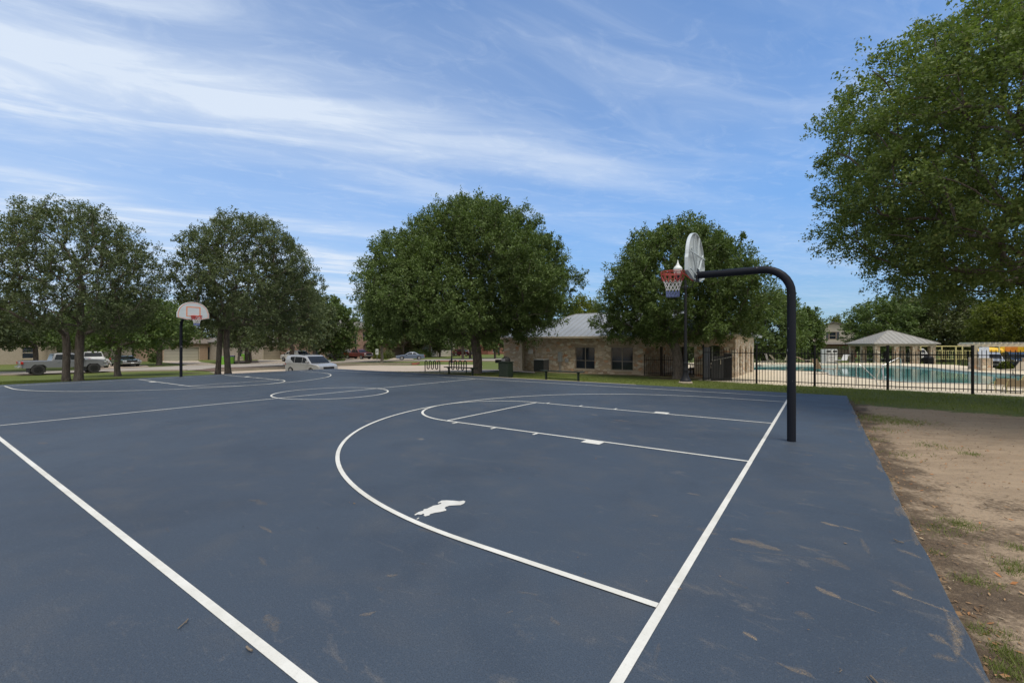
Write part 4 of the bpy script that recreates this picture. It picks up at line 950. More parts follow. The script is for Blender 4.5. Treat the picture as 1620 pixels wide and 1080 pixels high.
def pool_house():
    bx, by = cw(19.86, 19.57)
    o = empty('pool_house', (bx, by, 0), A_ANG - math.pi, 'long cream limestone clubhouse with a grey metal hip roof beyond the court', 'building')
    zt, zg = 2.14, -.75
    m = MB()
    m.box(0, 1.65, 0, .45, zg, zt); m.box(0, .45, .45, 8.5, zg, zt)
    m.box(1.65, 2.96, .5, .8, zg, zt)              # recess back
    m.box(1.65, 2.96, .3, .499, 1.95, zt)
    # main front with two window holes
    w1, w2 = (6.31, 7.81), (8.99, 10.53); z0, z1 = -.07, 1.48
    m.box(2.96, w1[0], 0, .35, zg, zt); m.box(w1[1], w2[0], 0, .35, zg, zt); m.box(w2[1], 11.35, 0, .35, zg, zt)
    for a, b in (w1, w2): m.box(a, b, 0, .35, zg, z0); m.box(a, b, 0, .35, z1, zt)
    m.box(2.96, 3.3, .35, .8, zg, zt)
    m.box(10.95, 11.35, .35, 8.5, zg, zt); m.box(.45, 10.95, 8.1, 8.5, zg, zt)
    # breezeway: beam, pillars and arches
    m.box(11.35, 14.35, 0, .4, 1.52, zt)
    arch_wall(m, 14.35, 16.62, zg, zt, 0, .42, 14.86, 16.12, 1.15, 1.62)
    m.build('wall', M_STONE, o)
    m = MB()     # right side: three narrow arches, built along y then mirrored to x
    k = MB(); ys = [(.42, 3.1, 1.3, 2.4), (3.1, 5.7, 3.8, 4.9), (5.7, 8.5, 6.4, 7.5)]
    for a, b, c, d in ys: arch_wall(k, a, b, zg, zt, 0, .42, c, d, 1.10, 1.62)
    k.v = [(16.62-y, x, z) for x, y, z in k.v]; k.build('arcade', M_STONE, o)
    m.box(14.4, 14.8, 8.1, 8.5, zg, zt); m.box(12.6, 13.0, 8.1, 8.5, zg, zt); m.box(11.35, 16.2, 8.1, 8.5, 1.6, zt); m.build('rear_colonnade', M_STONE, o)
    for (x, y) in ((12.3, .25), (13.3, .25), (12.4, 5.2)):
        q = MB(); q.box(x-.07, x+.07, y-.07, y+.07, zg+.3, 1.6 if y < 1 else zt); q.build('timber_post', pm('dark stained timber', (.05, .035, .025), None, 8, .8), o)
    q = MB(); q.box(11.35, 16.62, .42, 8.1, -.55, -.42); q.build('porch_floor', M_STRIP, o)
    q = MB(); q.box(.2, 16.4, .2, 8.3, zt-.06, zt-.01); q.build('ceiling', M_TRIM, o)
    seam_roof('roof', M_ROOFM, o, -.45, 17.1, -.5, 9.0, zt+.10, 4.15, .46)
    q = MB(); q.box(-.43, 17.08, -.60, -.505, zt-.06, zt+.09, .015); q.build('gutter', M_TRIM, o)
    curt = pm('pale curtain fabric', (.12, .13, .16), (.05, .055, .07), 5, .8)
    for a, b in (w1, w2):
        fr = MB(); zc = z0+.60; xm = (a+b)/2
        for bx4 in ((a, b, z0, z0+.05), (a, b, z1-.05, z1), (a, a+.05, z0+.05, z1-.05), (b-.05, b, z0+.05, z1-.05), (xm-.03, xm+.03, z0+.05, z1-.05), (a+.05, xm-.03, zc-.02, zc+.02), (xm+.03, b-.05, zc-.02, zc+.02)):
            fr.box(bx4[0], bx4[1], .10, .16, bx4[2], bx4[3])
        f = fr.build('window', pm('tan window frame', (.25, .22, .18), None, 5, .5), o)
        gl = MB(); gl.box(a+.04, b-.04, .125, .135, z0+.04, z1-.04); gl.build('pane', M_GLASS, f)
        cu = MB(); n = 22
        for i in range(n): x = a+.08+(b-a-.16)*i/n; cu.bar((x, .26+.02*math.sin(i*1.7), z1-.06), (x+.02, .26+.02*math.sin(i*1.7+.4), zc), .05, .012)
        sl = MB(); sl.box(a-.06, b+.06, -.05, .098, z0-.07, z0-.002, .01); sl.build('sill', M_TRIM, f)
        hd = MB(); hd.box(a-.08, b+.08, -.012, .098, z1+.002, z1+.14); hd.build('lintel', M_STRIP, f)
    q = MB(); q.box(2.0, 2.45, .475, .497, .95, 1.25); q.build('notice_plate', M_WHITE, o)
    q = MB(); q.box(1.62, 1.78, -.03, .30, zg, 1.9); q.build('door_frame', M_TRIM, o)
    q = MB(); q.box(4.98, 5.30, -.16, -.003, .42, 1.12, .012); q.build('electric_cabinet', pm('grey utility enamel', (.30, .32, .31), None, 5, .5), o)
    q = MB(); q.box(5.55, 5.80, -.12, -.003, .38, .66, .01); q.build('meter_box', pm('grey utility enamel', (.3, .3, .3)), o)
    q = MB(); q.tube([(5.08,-.08,-.6),(5.08,-.08,.42)], .022, 6); q.tube([(5.2,-.08,-.6),(5.2,-.08,.42)], .022, 6); q.build('conduit', pm('grey utility enamel', (.3, .3, .3)), o)
    # condenser unit in front of the wall
    x, y = cw(19.86-3.95, 19.57-.75); z = g(x, y)
    ac = empty('air_conditioner', (x, y, z), A_ANG-math.pi, 'square dark condenser unit standing against the limestone wall', 'air conditioner')
    q = MB(); q.box(-.42, .42, -.38, .38, .05, .88, .02); q.build('housing', pm('dark louvre metal', (.045, .048, .05), None, 6, .6), ac)
    q = MB()
    for i in range(18): zq = .10+i*.042; q.box(-.43, .43, -.395, -.382, zq, zq+.018)
    q.build('louvre', M_GREENM, ac)
    q = MB(); q.box(-.44, .44, -.40, .40, .882, .93, .015); q.build('top_cover', pm('grey utility enamel', (.3, .3, .3)), ac)

# ------------------------------------------------------------------ fence
def fence_bay(o, p, q, z0a, z0b, h, part='panel', sheet=False, gap=.118, rails=(.16, .30)):
    """pickets and rails between two points"""
    m = MB(); L = math.dist(p, q); n = max(2, int(L/gap)); dx, dy = (q[0]-p[0])/L, (q[1]-p[1])/L
    zr = lambda f: z0a+(z0b-z0a)*f
    for f0, f1 in ((0, 1),):
        for rz_ in (rails[0], h-.30, h-.06-.10 if False else None):
            if rz_ is None: continue
            m.bar((p[0], p[1], z0a+rz_), (q[0], q[1], z0b+rz_), .028, .034)
    for i in range(1, n):
        f = i/n; x, y = p[0]+(q[0]-p[0])*f, p[1]+(q[1]-p[1])*f; w = .0085
        m.rings([[(x-w, y-w, zr(f)+.06), (x+w, y-w, zr(f)+.06), (x+w, y+w, zr(f)+.06), (x-w, y+w, zr(f)+.06)], [(x-w, y-w, zr(f)+h-.14), (x+w, y-w, zr(f)+h-.14), (x+w, y+w, zr(f)+h-.14), (x-w, y+w, zr(f)+h-.14)], [(x-w*.2, y-w*.2, zr(f)+h-.08), (x+w*.2, y-w*.2, zr(f)+h-.08), (x+w*.2, y+w*.2, zr(f)+h-.08), (x-w*.2, y+w*.2, zr(f)+h-.08)]])
    m.build(part, M_FENCE, o)
def fence_post(o, p, z, h, w=.032):
    m = MB(); m.box(p[0]-w, p[0]+w, p[1]-w, p[1]+w, z-.05, z+h); m.box(p[0]-w-.008, p[0]+w+.008, p[1]-w-.008, p[1]+w+.008, z+h, z+h+.025, .006); m.build('post', M_FENCE, o)
def all_fences():
    H = 1.82; ts = 15.0
    ss_ = [1.69, -.585, -3.07, -5.54, -8.0, -10.5, -13, -15.5, -18]
    o = empty('pool_fence', (0, 0, 0), 0, 'tall black picket fence along the grass in front of the swimming pool', 'fence')
    P = [cw(s, ts) for s in ss_]
    Z = [-.21, -.215, -.23, -.22, -.22, -.22, -.22, -.22, -.22]
    for i, p in enumerate(P):
        fence_post(o, p, Z[i], H)
        if i: fence_bay(o, P[i-1], p, Z[i-1], Z[i], H-.06)
    a, b = cw(4.05, ts), P[0]
    fence_post(o, a, -.2, H); fence_bay(o, a, b, -.2, -.21, H-.06)
    # solid black gate leaf swung inwards from the left post
    gt = empty('pool_gate', (a[0], a[1], 0), 0, 'black sheeted pool gate swung open beside the tree', 'gate')
    e1 = cw(3.98, ts+1.25); e1 = (e1[0]-a[0], e1[1]-a[1])
    m = MB(); m.bar((.04, .05, .68), (e1[0], e1[1], .68), .012, 1.68); m.build('sheet_panel', pm('black mesh sheet', (.016, .017, .018), (.024, .025, .026), 4, .6), gt)
    m = MB()
    for z in (-.14, .5, 1.50): m.bar((.0, .0, z), (e1[0], e1[1], z), .04, .04)
    m.bar((e1[0], e1[1], -.16), (e1[0], e1[1], 1.56), .05, .05); m.build('frame', M_FENCE, gt)
    # second leaf farther in, with bright guard bar
    c0 = cw(3.96, ts+1.5); c1 = cw(3.1, ts+2.2)
    g2 = empty('pool_gate', (c0[0], c0[1], 0), 0, 'black sheeted gate leaf with a bright angled guard bar behind the fence', 'gate')
    d = (c1[0]-c0[0], c1[1]-c0[1])
    m = MB(); m.bar((0, 0, .40), (d[0], d[1], .40), .012, 1.30); m.build('sheet_panel', MATS['black mesh sheet'], g2)
    m = MB(); m.bar((d[0]*.62, d[1]*.62, .52), (d[0], d[1], .52), .03, 1.30); m.bar((0, 0, -.24), (d[0], d[1], -.24), .05, .05); m.build('frame', M_FENCE, g2)
    m = MB(); m.bar((.03, -.03, 1.55), (.03, -.03, .80), .022, .022); m.bar((.03, -.03, .80), (d[0]*1.0, d[1]*1.0-.03, 1.0), .022, .03); m.build('guard_bar', pm('galvanised bar', (.30, .30, .28), None, 8, .5), g2)
    m = MB(); m.box(d[0]*.45-.03, d[0]*.45+.03, d[1]*.45-.06, d[1]*.45-.04, .60, .84); m.build('handle', M_TRIM, g2)
    # low fence closing the breezeway
    o2 = empty('porch_fence', (0, 0, 0), 0, 'low black picket fence closing the porch behind the tree trunk', 'fence')
    sA = [8.45, 7.2, 5.8, 4.2]; Q = [cw(s, 19.2) for s in sA]
    for i, p in enumerate(Q):
        fence_post(o2, p, -.30, 1.32, .025)
        if i: fence_bay(o2, Q[i-1], p, -.30, -.30, 1.30)
    # side run between gate and porch
    # fence behind the pool
    o3 = empty('pool_fence', (0, 0, 0), 0, 'distant black picket fence behind the pavilion', 'fence')
    F_ = [(17, 50.5), (24, 50.5), (31, 50), (38, 49.2), (44, 47.5), (45, 43), (41.5, 38.5), (40.5, 33)]
    pts = []
    for i in range(len(F_)-1):
        a, b = F_[i], F_[i+1]; n = max(1, round(math.dist(a, b)/2.5))
        for k in range(n): pts.append((a[0]+(b[0]-a[0])*k/n, a[1]+(b[1]-a[1])*k/n))
    pts.append(F_[-1])
    for i, p in enumerate(pts):
        fence_post(o3, p, g(*p), H, .03)
        if i: fence_bay(o3, pts[i-1], p, g(*pts[i-1]), g(*p), H-.06, gap=.16)

# ------------------------------------------------------------------ street furniture
def bench(s, t, label, L=2.3, z=None):
    x, y = cw(s, t); o = empty('park_bench', (x, y, g(x, y) if z is None else z), A_ANG-math.pi, label, 'bench', 'backless benches beside the court')
    m = MB(); m.box(-L/2, L/2, -.15, .15, .43, .475, .012); m.build('seat', M_GREENM, o)
    for sx in (-1, 1):
        m = MB(); xx = sx*(L/2-.28); m.box(xx-.035, xx+.035, -.05, .05, -.03, .428); m.box(xx-.03, xx+.03, -.14, .14, .395, .428); m.build('leg', M_GREENM, o)
    m = MB(); m.bar((-L/2+.30, 0, .10), (L/2-.30, 0, .10), .04, .035); m.build('stretcher', M_GREENM, o)
def bike_rack(u, v, label, n=4):
    x, y, z = px(u, v); o = empty('bike_rack', (x, y, z), A_ANG-math.pi, label, 'bike rack', 'wave bike racks')
    w = .21; H = .80; lo = .22; x0 = -(2*n-1)*w/2; pts = [(x0, 0, -.05), (x0, 0, H-w/2)]
    def half(cx, cz, up):
        for i in range(1, 8):
            a = math.pi*i/8; pts.append((cx-w/2*math.cos(a), 0, cz+(1 if up else -1)*w/2*math.sin(a)))
    for k in range(n):
        xa = x0+2*k*w; half(xa+w/2, H-w/2, True); pts.append((xa+w, 0, H-w/2))
        if k < n-1:
            pts.append((xa+w, 0, lo+w/2)); half(xa+1.5*w, lo+w/2, False); pts.append((xa+2*w, 0, lo+w/2)); pts.append((xa+2*w, 0, H-w/2))
    pts.append((x0+(2*n-1)*w, 0, -.05))
    m = MB(); m.tube(pts, .034, 8); m.build('tube', M_FENCE, o, True)
    m = MB()
    for xx in (x0, -x0): m = MB(); m.lathe([(.06, -.005), (.06, .012), (.001, .012)], (xx, 0, 0), 12); m.build('base_flange', M_FENCE, o)
def trash_can():
    x, y, z = px(800.5, 597.3); o = empty('trash_can', (x, y, z), A_ANG-math.pi, 'square dark green litter bin with a black dome lid on the court edge', 'litter bin')
    m = MB(); m.box(-.28, .28, -.28, .28, .02, .80, .03); m.build('body', M_GREENM, o)
    m = MB(); m.box(-.30, .30, -.30, .30, .802, .845, .012); m.build('rim', M_GREENM, o)
    m = MB(); m.lathe([(.24, .846), (.24, .93)]+[(.24*math.cos(a), .93+.17*math.sin(a)) for a in [i*math.pi/16 for i in range(1, 8)]]+[(.001, 1.10)], (0,0,0), 20); d = m.build('dome_lid', M_PLAS, o, True)
    m = MB(); m.box(-.12, .12, -.262, -.225, .87, 1.0, .01); m.build('flap', pm('scuffed grey flap', (.14, .14, .15)), d)
    x, y, z = px(789, 585); o = empty('park_grill', (x, y, z), A_ANG-math.pi, 'small black grill box on a slim post behind the litter bin', 'grill')
    m = MB(); m.tube([(0,0,-.05),(0,0,.60)], .035, 8); m.build('post', M_FENCE, o)
    m = MB(); m.box(-.24, .24, -.20, .20, .60, .64); m.box(-.24, .24, .18, .20, .64, .88); m.box(-.24, -.22, -.20, .18, .64, .88); m.box(.22, .24, -.20, .18, .64, .88); m.build('fire_box', M_FENCE, o)
    m = MB()
    for i in range(9): m.bar((-.21, -.18+.045*i, .80), (.21, -.18+.045*i, .80), .01, .01)
    m.build('grate', M_DRIM, o)
def lamp_post(pos, label, twin=True, H=4.9):
    x, y, z = pos; o = empty('street_lamp', (x, y, z), 0, label, 'street lamp')
    m = MB(); m.lathe([(.30, -.1), (.30, .06), (.27, .09), (.001, .09)], (0,0,0), 24); m.build('footing', M_STRIP, o)
    m = MB(); m.lathe([(.25, .09), (.25, .13), (.22, .17), (.17, .24), (.13, .38), (.105, .55), (.115, .58), (.115, .62), (.10, .66), (.095, .85), (.105, .88), (.105, .93), (.085, .97)], (0,0,0), 20); m.build('base', M_BLACK, o, True)
    m = MB(); n = 16; rings = []
    for zq, rr in ((.95, .078), (H-.45, .058), (H-.45, .075), (H-.40, .085), (H-.30, .085), (H-.24, .06), (H-.02, .055), (H, .03)): rings.append([(rr*(1-.08*(k % 2))*math.cos(2*math.pi*k/n), rr*(1-.08*(k % 2))*math.sin(2*math.pi*k/n), zq) for k in range(n)])
    m.rings(rings); m.build('pole', M_BLACK, o)
    for sg in ((-1, 1) if twin else (0,)):
        cx = sg*.35
        if sg:
            m = MB(); m.tube([(sg*.03, 0, H-.28), (sg*.16, 0, H-.34), (sg*.30, 0, H-.30), (sg*.35, 0, H-.14), (sg*.35, 0, H-.02)], .022, 8); m.build('arm', M_BLACK, o, True)
        m = MB(); m.lathe([(.05, H-.05), (.10, H+.0), (.11, H+.06), (.13, H+.12), (.13, H+.18), (.10, H+.2)], (cx, 0, 0), 16); m.build('lamp_holder', M_BLACK, o, True)
        m = MB(); m.lathe([(.12, H+.2), (.165, H+.28), (.19, H+.40), (.19, H+.48), (.20, H+.485), (.20, H+.52), (.15, H+.60), (.08, H+.66), (.075, H+.70), (.045, H+.74), (.03, H+.82), (.012, H+.90), (.001, H+.91)], (cx, 0, 0), 20); m.build('lantern', pm('milky lamp glass', (.62, .66, .66), (.55, .58, .58), 3, .3), o, True)
def signs():
    x, y, z = px(596.5, 573.6); o = empty('road_sign', (x, y, z), 0, 'small white rectangular sign on a thin post at the street edge', 'sign')
    m = MB(); m.bar((0,0,-.1), (0,0,1.2), .05, .05); m.build('post', pm('galvanised bar', (.3, .3, .28)), o)
    m = MB(); m.box(-.20, .20, -.045, -.03, 1.15, 1.95, .005); b = m.build('board', M_WHITE, o)
    m = MB(); m.box(-.06, .06, -.047, -.046, 1.4, 1.65); m.build('marking', M_PLAS, b)
    # pool notice board
    x, y, z = at(1314, 44.5); z = -.42
    o = empty('notice_board', (x, y, z), R(-4), 'pale grey pool rules board with dark header standing past the pool', 'sign')
    w = M_GREYB = pm('pale grey board', (.27, .30, .31), (.24, .27, .28), 2, .6)
    m = MB(); m.box(-.95, .62, -.04, .04, 0, 1.62, .015); m.build('panel', w, o)
    m = MB(); m.box(-.45, .60, -.10, -.043, .35, 1.58, .01); pn = m.build('notice_panel', pm('off white sign paint', (.44, .45, .44), (.38, .39, .38)), o)
    m = MB(); m.box(-.42, -.06, -.106, -.102, 1.30, 1.50); m.box(.16, .56, -.106, -.102, 1.30, 1.50); m.build('header', M_PLAS, pn)
    m = MB()
    for zq, a, b in ((1.02, -.38, .54), (.78, -.22, .36), (.56, -.08, .22)):
        q = a
        rn = random.Random(int(zq*100))
        while q < b: w_ = rn.uniform(.05, .10); m.box(q, q+w_, -.106, -.102, zq-.035, zq+.035); q += w_+.022
    m.build('lettering', pm('dark grey lettering', (.10, .10, .11)), pn)
def bins():
    gm = pm('lime green bin plastic', (.16, .36, .035), (.13, .30, .03), 3, .5); bl = pm('blue bin lid', (.03, .06, .25), None, 5, .5); gl = pm('green bin lid', (.10, .26, .04), None, 5, .5)
    for u, v, lid, lab in ((354.5, 577, gl, 'lime green wheelie bin just left of the far forked trunk'), (366.5, 575.8, bl, 'lime green wheelie bin with a blue lid showing right of the far oak trunks'), (384.5, 569.5, gl, 'left one of two green bins at the whitewashed wall'), (391, 569.5, bl, 'right one of two green bins at the whitewashed wall with a blue lid'),
                           (699, 563, gl, 'lime green bin beside the beige garage, left of a pair'), (704.5, 563, gl, 'lime green bin beside the beige garage, right of a pair')):
        x, y, z = px(u, v); o = empty('wheelie_bin', (x, y, z), R(20), lab, 'wheelie bin', 'green wheelie bins')
        m = MB(); m.rings([[(-.26,-.30,.06),(.26,-.30,.06),(.26,.30,.06),(-.26,.30,.06)], [(-.33,-.38,1.02),(.33,-.38,1.02),(.33,.38,1.02),(-.33,.38,1.02)]]); m.build('body', gm, o)
        m = MB(); m.rings([[(-.35,-.40,1.022),(.35,-.40,1.022),(.35,.42,1.022),(-.35,.42,1.022)], [(-.32,-.36,1.10),(.32,-.36,1.10),(.32,.42,1.14),(-.32,.42,1.14)]]); m.build('lid', lid, o)
        for sx in (-1, 1):
            m = MB(); m.lathe([(.12, -.03), (.12, .03)], (sx*.30, .30, .12), 12, 'x'); m.build('wheel', M_TYRE, o)
def shrub(name, label, u, v, w, h, mat, seed, z=None, Y=None):
    x, y, zz_ = px(u, v) if Y is None else (lambda p: p)(at(u, Y)); rng = np.random.default_rng(seed)
    o = empty(name, (x, y, zz_ if z is None else z), 0, label, 'shrub')
    n = 60; d = rng.normal(size=(n, 3)); d /= np.linalg.norm(d, axis=1)[:, None]; d[:, 2] = abs(d[:, 2])
    P = d*np.array([w/2, w/2*.8, h*.8])*(rng.random(n)**.4)[:, None]*.85 + np.array([0, 0, h*.1])
    V, Q = leaves_mesh(rng, P, d, w*.16, 60, .14, .08); npmesh('foliage', V, Q, mat, o)
    m = MB()
    for i in range(0, n, 3): m.tube([(0, 0, -.05), tuple(P[i]*.5+np.array([0,0,.05])), tuple(P[i])], [.03, .018, .006], 4, caps=False)
    m.build('stem', M_BARK, o)

# ------------------------------------------------------------------ houses
def house(label, u, v, W, D, hw, wallm, roofm, items, roof='hip', rise=2.2, rz=None, x0frac=0.0, name='house', upper=None, zbase=None, Y=None, gm=None):
    """local x runs along the street (left to right), y away; origin = front left corner placed at pixel u, v. items: (kind, x, z, w, h)"""
    x, y, z = px(u, v) if Y is None else at(u, Y)
    o = empty(name, (x, y, z if zbase is None else zbase), TH if rz is None else rz, label, 'house')
    holes = sorted([it for it in items], key=lambda i: i[1]); m = MB()
    m.box(0, W, .30, D, -.6, hw)
    # front skin built from strips round the openings, 0.3 m deep reveals
    xs = sorted(set([0, W]+[i[1] for i in holes]+[i[1]+i[3] for i in holes]))
    for a, b in zip(xs[:-1], xs[1:]):
        c = (a+b)/2; cov = sorted([(i[2], i[2]+i[4]) for i in holes if i[1] < c < i[1]+i[3]]); q = -.6
        for z0, z1 in cov:
            if z0 > q: m.box(a, b, 0, .30, q, z0)
            q = z1
        m.box(a, b, 0, .30, q, hw)
    m.build('wall', wallm, o)
    if upper:
        q = MB(); q.box(-.03, W+.03, -.03, D+.03, upper[0], hw+.01); q.build('siding', upper[1], o)
    for it in holes:
        k, xx, zq, w, h = it[:5]
        if k == 'garage':
            q = MB(); q.box(xx, xx+w, .20, .26, zq-.1, zq+h)
            gd = q.build('garage_door', it[5], o); q = MB()
            for i in range(1, 4): q.box(xx+.02, xx+w-.02, .188, .198, zq+h*i/4-.012, zq+h*i/4+.012)
            q.build('panel_joint', pm('joint shadow paint', (.16, .15, .13)), gd)
            q = MB(); q.box(xx-.08, xx, -.01, .19, zq-.1, zq+h+.08); q.box(xx+w, xx+w+.08, -.01, .19, zq-.1, zq+h+.08); q.box(xx, xx+w, -.01, .19, zq+h, zq+h+.08); q.build('door_trim', M_TRIM, gd)
        elif k == 'window':
            q = MB(); q.box(xx, xx+w, .12, .14, zq, zq+h); wn = q.build('window', M_GLASS, o)
            q = MB(); t = .06
            for b4 in ((xx, xx+w, zq, zq+t), (xx, xx+w, zq+h-t, zq+h), (xx, xx+t, zq+t, zq+h-t), (xx+w-t, xx+w, zq+t, zq+h-t), (xx+t, xx+w-t, zq+h/2-.03, zq+h/2+.03)): q.box(b4[0], b4[1], .08, .118, b4[2], b4[3])
            q.build('frame', M_TRIM, wn)
            q = MB(); q.box(xx-.05, xx+w+.05, -.05, .079, zq-.08, zq-.002); q.build('sill', M_TRIM, wn)
        elif k == 'door':
            q = MB(); q.box(xx, xx+w, .18, .23, zq-.1, zq+h); dr = q.build('door', it[5], o)
            q = MB(); q.box(xx+.15, xx+w-.15, .168, .179, zq+h*.55, zq+h*.92); q.build('door_glass', M_GLASS, dr)
        elif k == 'arch':
            q = MB(); n = 10; c = xx+w/2
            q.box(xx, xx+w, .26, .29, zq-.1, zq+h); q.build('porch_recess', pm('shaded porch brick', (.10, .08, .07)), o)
            q = MB(); arch_wall(q, xx-.001, xx+w+.001, zq+h-.7, zq+h+.002, .02, .16, xx+.03, xx+w-.03, zq+h-.65, zq+h-.05); q.build('arch', wallm, o)
    e = .45
    if roof == 'hip':
        w2 = (D+2*e)/2; hp = min(w2, (W+2*e)/2)
        q = MB(); c = [(-e,-e,hw),(W+e,-e,hw),(W+e,D+e,hw),(-e,D+e,hw)]; ra = (-e+hp, D/2, hw+rise); rb = (W+e-hp, D/2, hw+rise)
        if roof == 'hip': q.add([(a, b, zq+.01) for a, b, zq in c]+[ra, rb]+[(a, b, zq-.14) for a, b, zq in c], [(0,1,5,4),(1,2,5),(2,3,4,5),(3,0,4),(6,9,8,7),(0,6,7,1),(1,7,8,2),(2,8,9,3),(3,9,6,0)])
        q.build('roof', roofm, o)
    else:    # gable facing the street
        q = MB(); xm = W/2
        for sg in (-1, 1):
            xa = xm+sg*(W/2+e); za = hw-.12
            q.add([(xa,-e,za),(xm,-e,hw+rise),(xm,D+e,hw+rise),(xa,D+e,za),(xa,-e,za-.14),(xm,-e,hw+rise-.14),(xm,D+e,hw+rise-.14),(xa,D+e,za-.14)], [(0,1,2,3),(4,7,6,5),(0,4,5,1),(3,2,6,7),(0,3,7,4)])
        q.build('roof', roofm, o)
        q = MB(); q.prism_y([(.05, hw-.05), (W-.05, hw-.05), (xm, hw+rise-.18)], -.02, D+.02); q.build('gable', gm or (upper[1] if upper else wallm), o)
        if upper:
            q = MB()
            for sg in (-1, 1): q.bar((xm+sg*(W/2+e), -e-.02, hw-.19), (xm, -e-.02, hw+rise-.07), .04, .20)
            q.build('bargeboard', M_TRIM, o)
    return o
def all_houses():
    bt = mat_brick('tan brick', (.30, .20, .14), (.34, .25, .18), (.30, .25, .20)); bg = mat_brick('pale buff brick', (.32, .28, .22), (.36, .31, .25), (.32, .28, .23)); bw = mat_brick('whitewashed brick', (.34, .27, .22), (.46, .41, .36), (.36, .32, .28)); br = mat_brick('rosy brown brick', (.25, .16, .12), (.30, .20, .155), (.27, .21, .17)); brr = mat_brick('dark red brick', (.20, .075, .055), (.24, .10, .07), (.2, .14, .11))
    gc = pm('cream garage paint', (.40, .37, .30), (.36, .33, .27), 1, .6); gb = pm('brown garage paint', (.16, .125, .095), (.14, .11, .085), 1, .6); gt = pm('taupe garage paint', (.29, .25, .195), None, 1, .6)
    dk = pm('dark teal door paint', (.015, .025, .025)); dr = pm('dark red door paint', (.09, .02, .02)); sd = mat_siding('beige lap siding', (.44, .40, .34))
    house('pale brick house at the far left with a dark red door', -60, 578.2, 14.2, 9, 4.6, bg, M_SHING, [('window', 5.25, .75, 1.55, 1.7), ('door', 9.2, .1, 1.3, 2.3, dr)], rise=2.0)
    house('low garage wing behind the white pickup', 80, 575.5, 9.0, 8, 3.0, bg, M_SHING, [('garage', .6, 0, 4.8, 2.2, gt)], rise=1.6)
    house('tan brick house with a cream double garage behind the far hoop', 196, 572.5, 14.5, 10, 3.0, bt, M_SHINGT, [('window', .8, .5, .5, 1.9), ('garage', 5.2, 0, 5.0, 2.25, gc), ('door', 11.6, .05, .95, 2.25, dk)], rise=2.4)
    house('whitewashed brick house with a taupe garage', 360, 570.2, 12.5, 10, 3.2, bw, M_SHING, [('garage', 5.9, 0, 4.8, 2.2, gt), ('window', 1.6, .6, .9, 1.5)], rise=2.4)
    house('rosy brick house between the trees behind the minivan', 470, 568.8, 8.4, 10, 4.8, br, M_SHING, [('window', 2.2, .3, .35, 1.9), ('door', 3.4, .05, .9, 2.1, dk), ('garage', 5.4, 0, 2.6, 2.1, gt)], rise=2.0)
    house('two storey rosy brick house with an arched entrance behind the red pickup', 528, 567.6, 10.6, 10, 6.1, br, M_SHING, [('garage', .5, 0, 3.2, 2.3, gc), ('window', 4.6, .9, .55, 3.9), ('arch', 6.6, .05, 1.6, 2.9), ('window', 6.5, 3.6, 1.3, 1.6), ('window', 8.9, .5, .55, 1.8)], rise=2.3)
    house('brown brick house with a dark brown garage door behind the blue convertible', 604, 566.2, 12.0, 10, 5.2, bt, M_SHINGT, [('garage', 2.6, 0, 4.8, 2.2, gb), ('window', .6, 3.0, 1.0, 1.3), ('door', 9.4, .05, 1.0, 2.2, dk)], rise=2.3)
    house('beige two storey house with pale garage doors beyond the bike racks', 668, 564.6, 11.0, 10, 5.4, sd, M_SHING, [('garage', .4, 0, 4.6, 2.3, gc), ('garage', 6.0, 0, 4.4, 2.3, gc), ('window', 2.0, 3.2, 1.1, 1.3)], rise=2.2)
    house('brick house behind the burgundy car', 722, 562.6, 9.0, 10, 5.6, bt, M_SHINGT, [('window', 1.0, 3.3, 1.1, 1.5), ('window', 4.2, 3.3, 1.1, 1.5), ('window', 2.0, .6, 1.3, 1.5)], rise=2.2)
    house('red brick house on the lawn left of the stone clubhouse', 772, 560.6, 13.0, 10, 5.4, brr, M_SHING, [('window', 2.2, .6, 1.1, 1.5), ('door', 4.6, .05, 1.0, 2.1, dk), ('window', 7.2, .6, 1.1, 1.5)], rise=2.2)
    # beyond the pool, facing the camera
    hx = (1289-U_C)/F_PX*88
    h = house('two storey siding house with dark shutters beyond the pool', 1283, 0, 7.4, 9, 5.9, brr, M_SHING, [('window', 3.0, 3.55, 1.15, 1.45), ('window', .2, 3.55, .8, 1.45), ('garage', 1.2, 0, 4.8, 2.1, gb)], roof='gable', rise=1.15, gm=sd, rz=R(-32), Y=90)
    q = MB(); q.box(-.03, 7.43, -.04, -.002, 2.75, 3.46); q.box(-.03, .15, -.04, -.002, 3.46, 5.9); q.box(1.05, 2.95, -.04, -.002, 3.46, 5.9); q.box(4.2, 7.43, -.04, -.002, 3.46, 5.9); q.box(2.95, 4.2, -.04, -.002, 5.05, 5.9); q.box(.15, 1.05, -.04, -.002, 5.05, 5.9); q.build('siding', sd, h)
    q = MB(); q.box(2.50, 2.92, -.07, -.042, 3.5, 5.05); q.box(4.23, 4.65, -.07, -.042, 3.5, 5.05); q.build('shutter', pm('slate shutter paint', (.05, .055, .07)), h)
    q = MB(); q.rings([[(-.2,-.9,2.62),(7.6,-.9,2.62),(7.6,-.045,2.95),(-.2,-.045,2.95)], [(-.2,-.9,2.54),(7.6,-.9,2.54),(7.6,-.045,2.6),(-.2,-.045,2.6)]]); q.build('porch_roof', M_SHING, h)

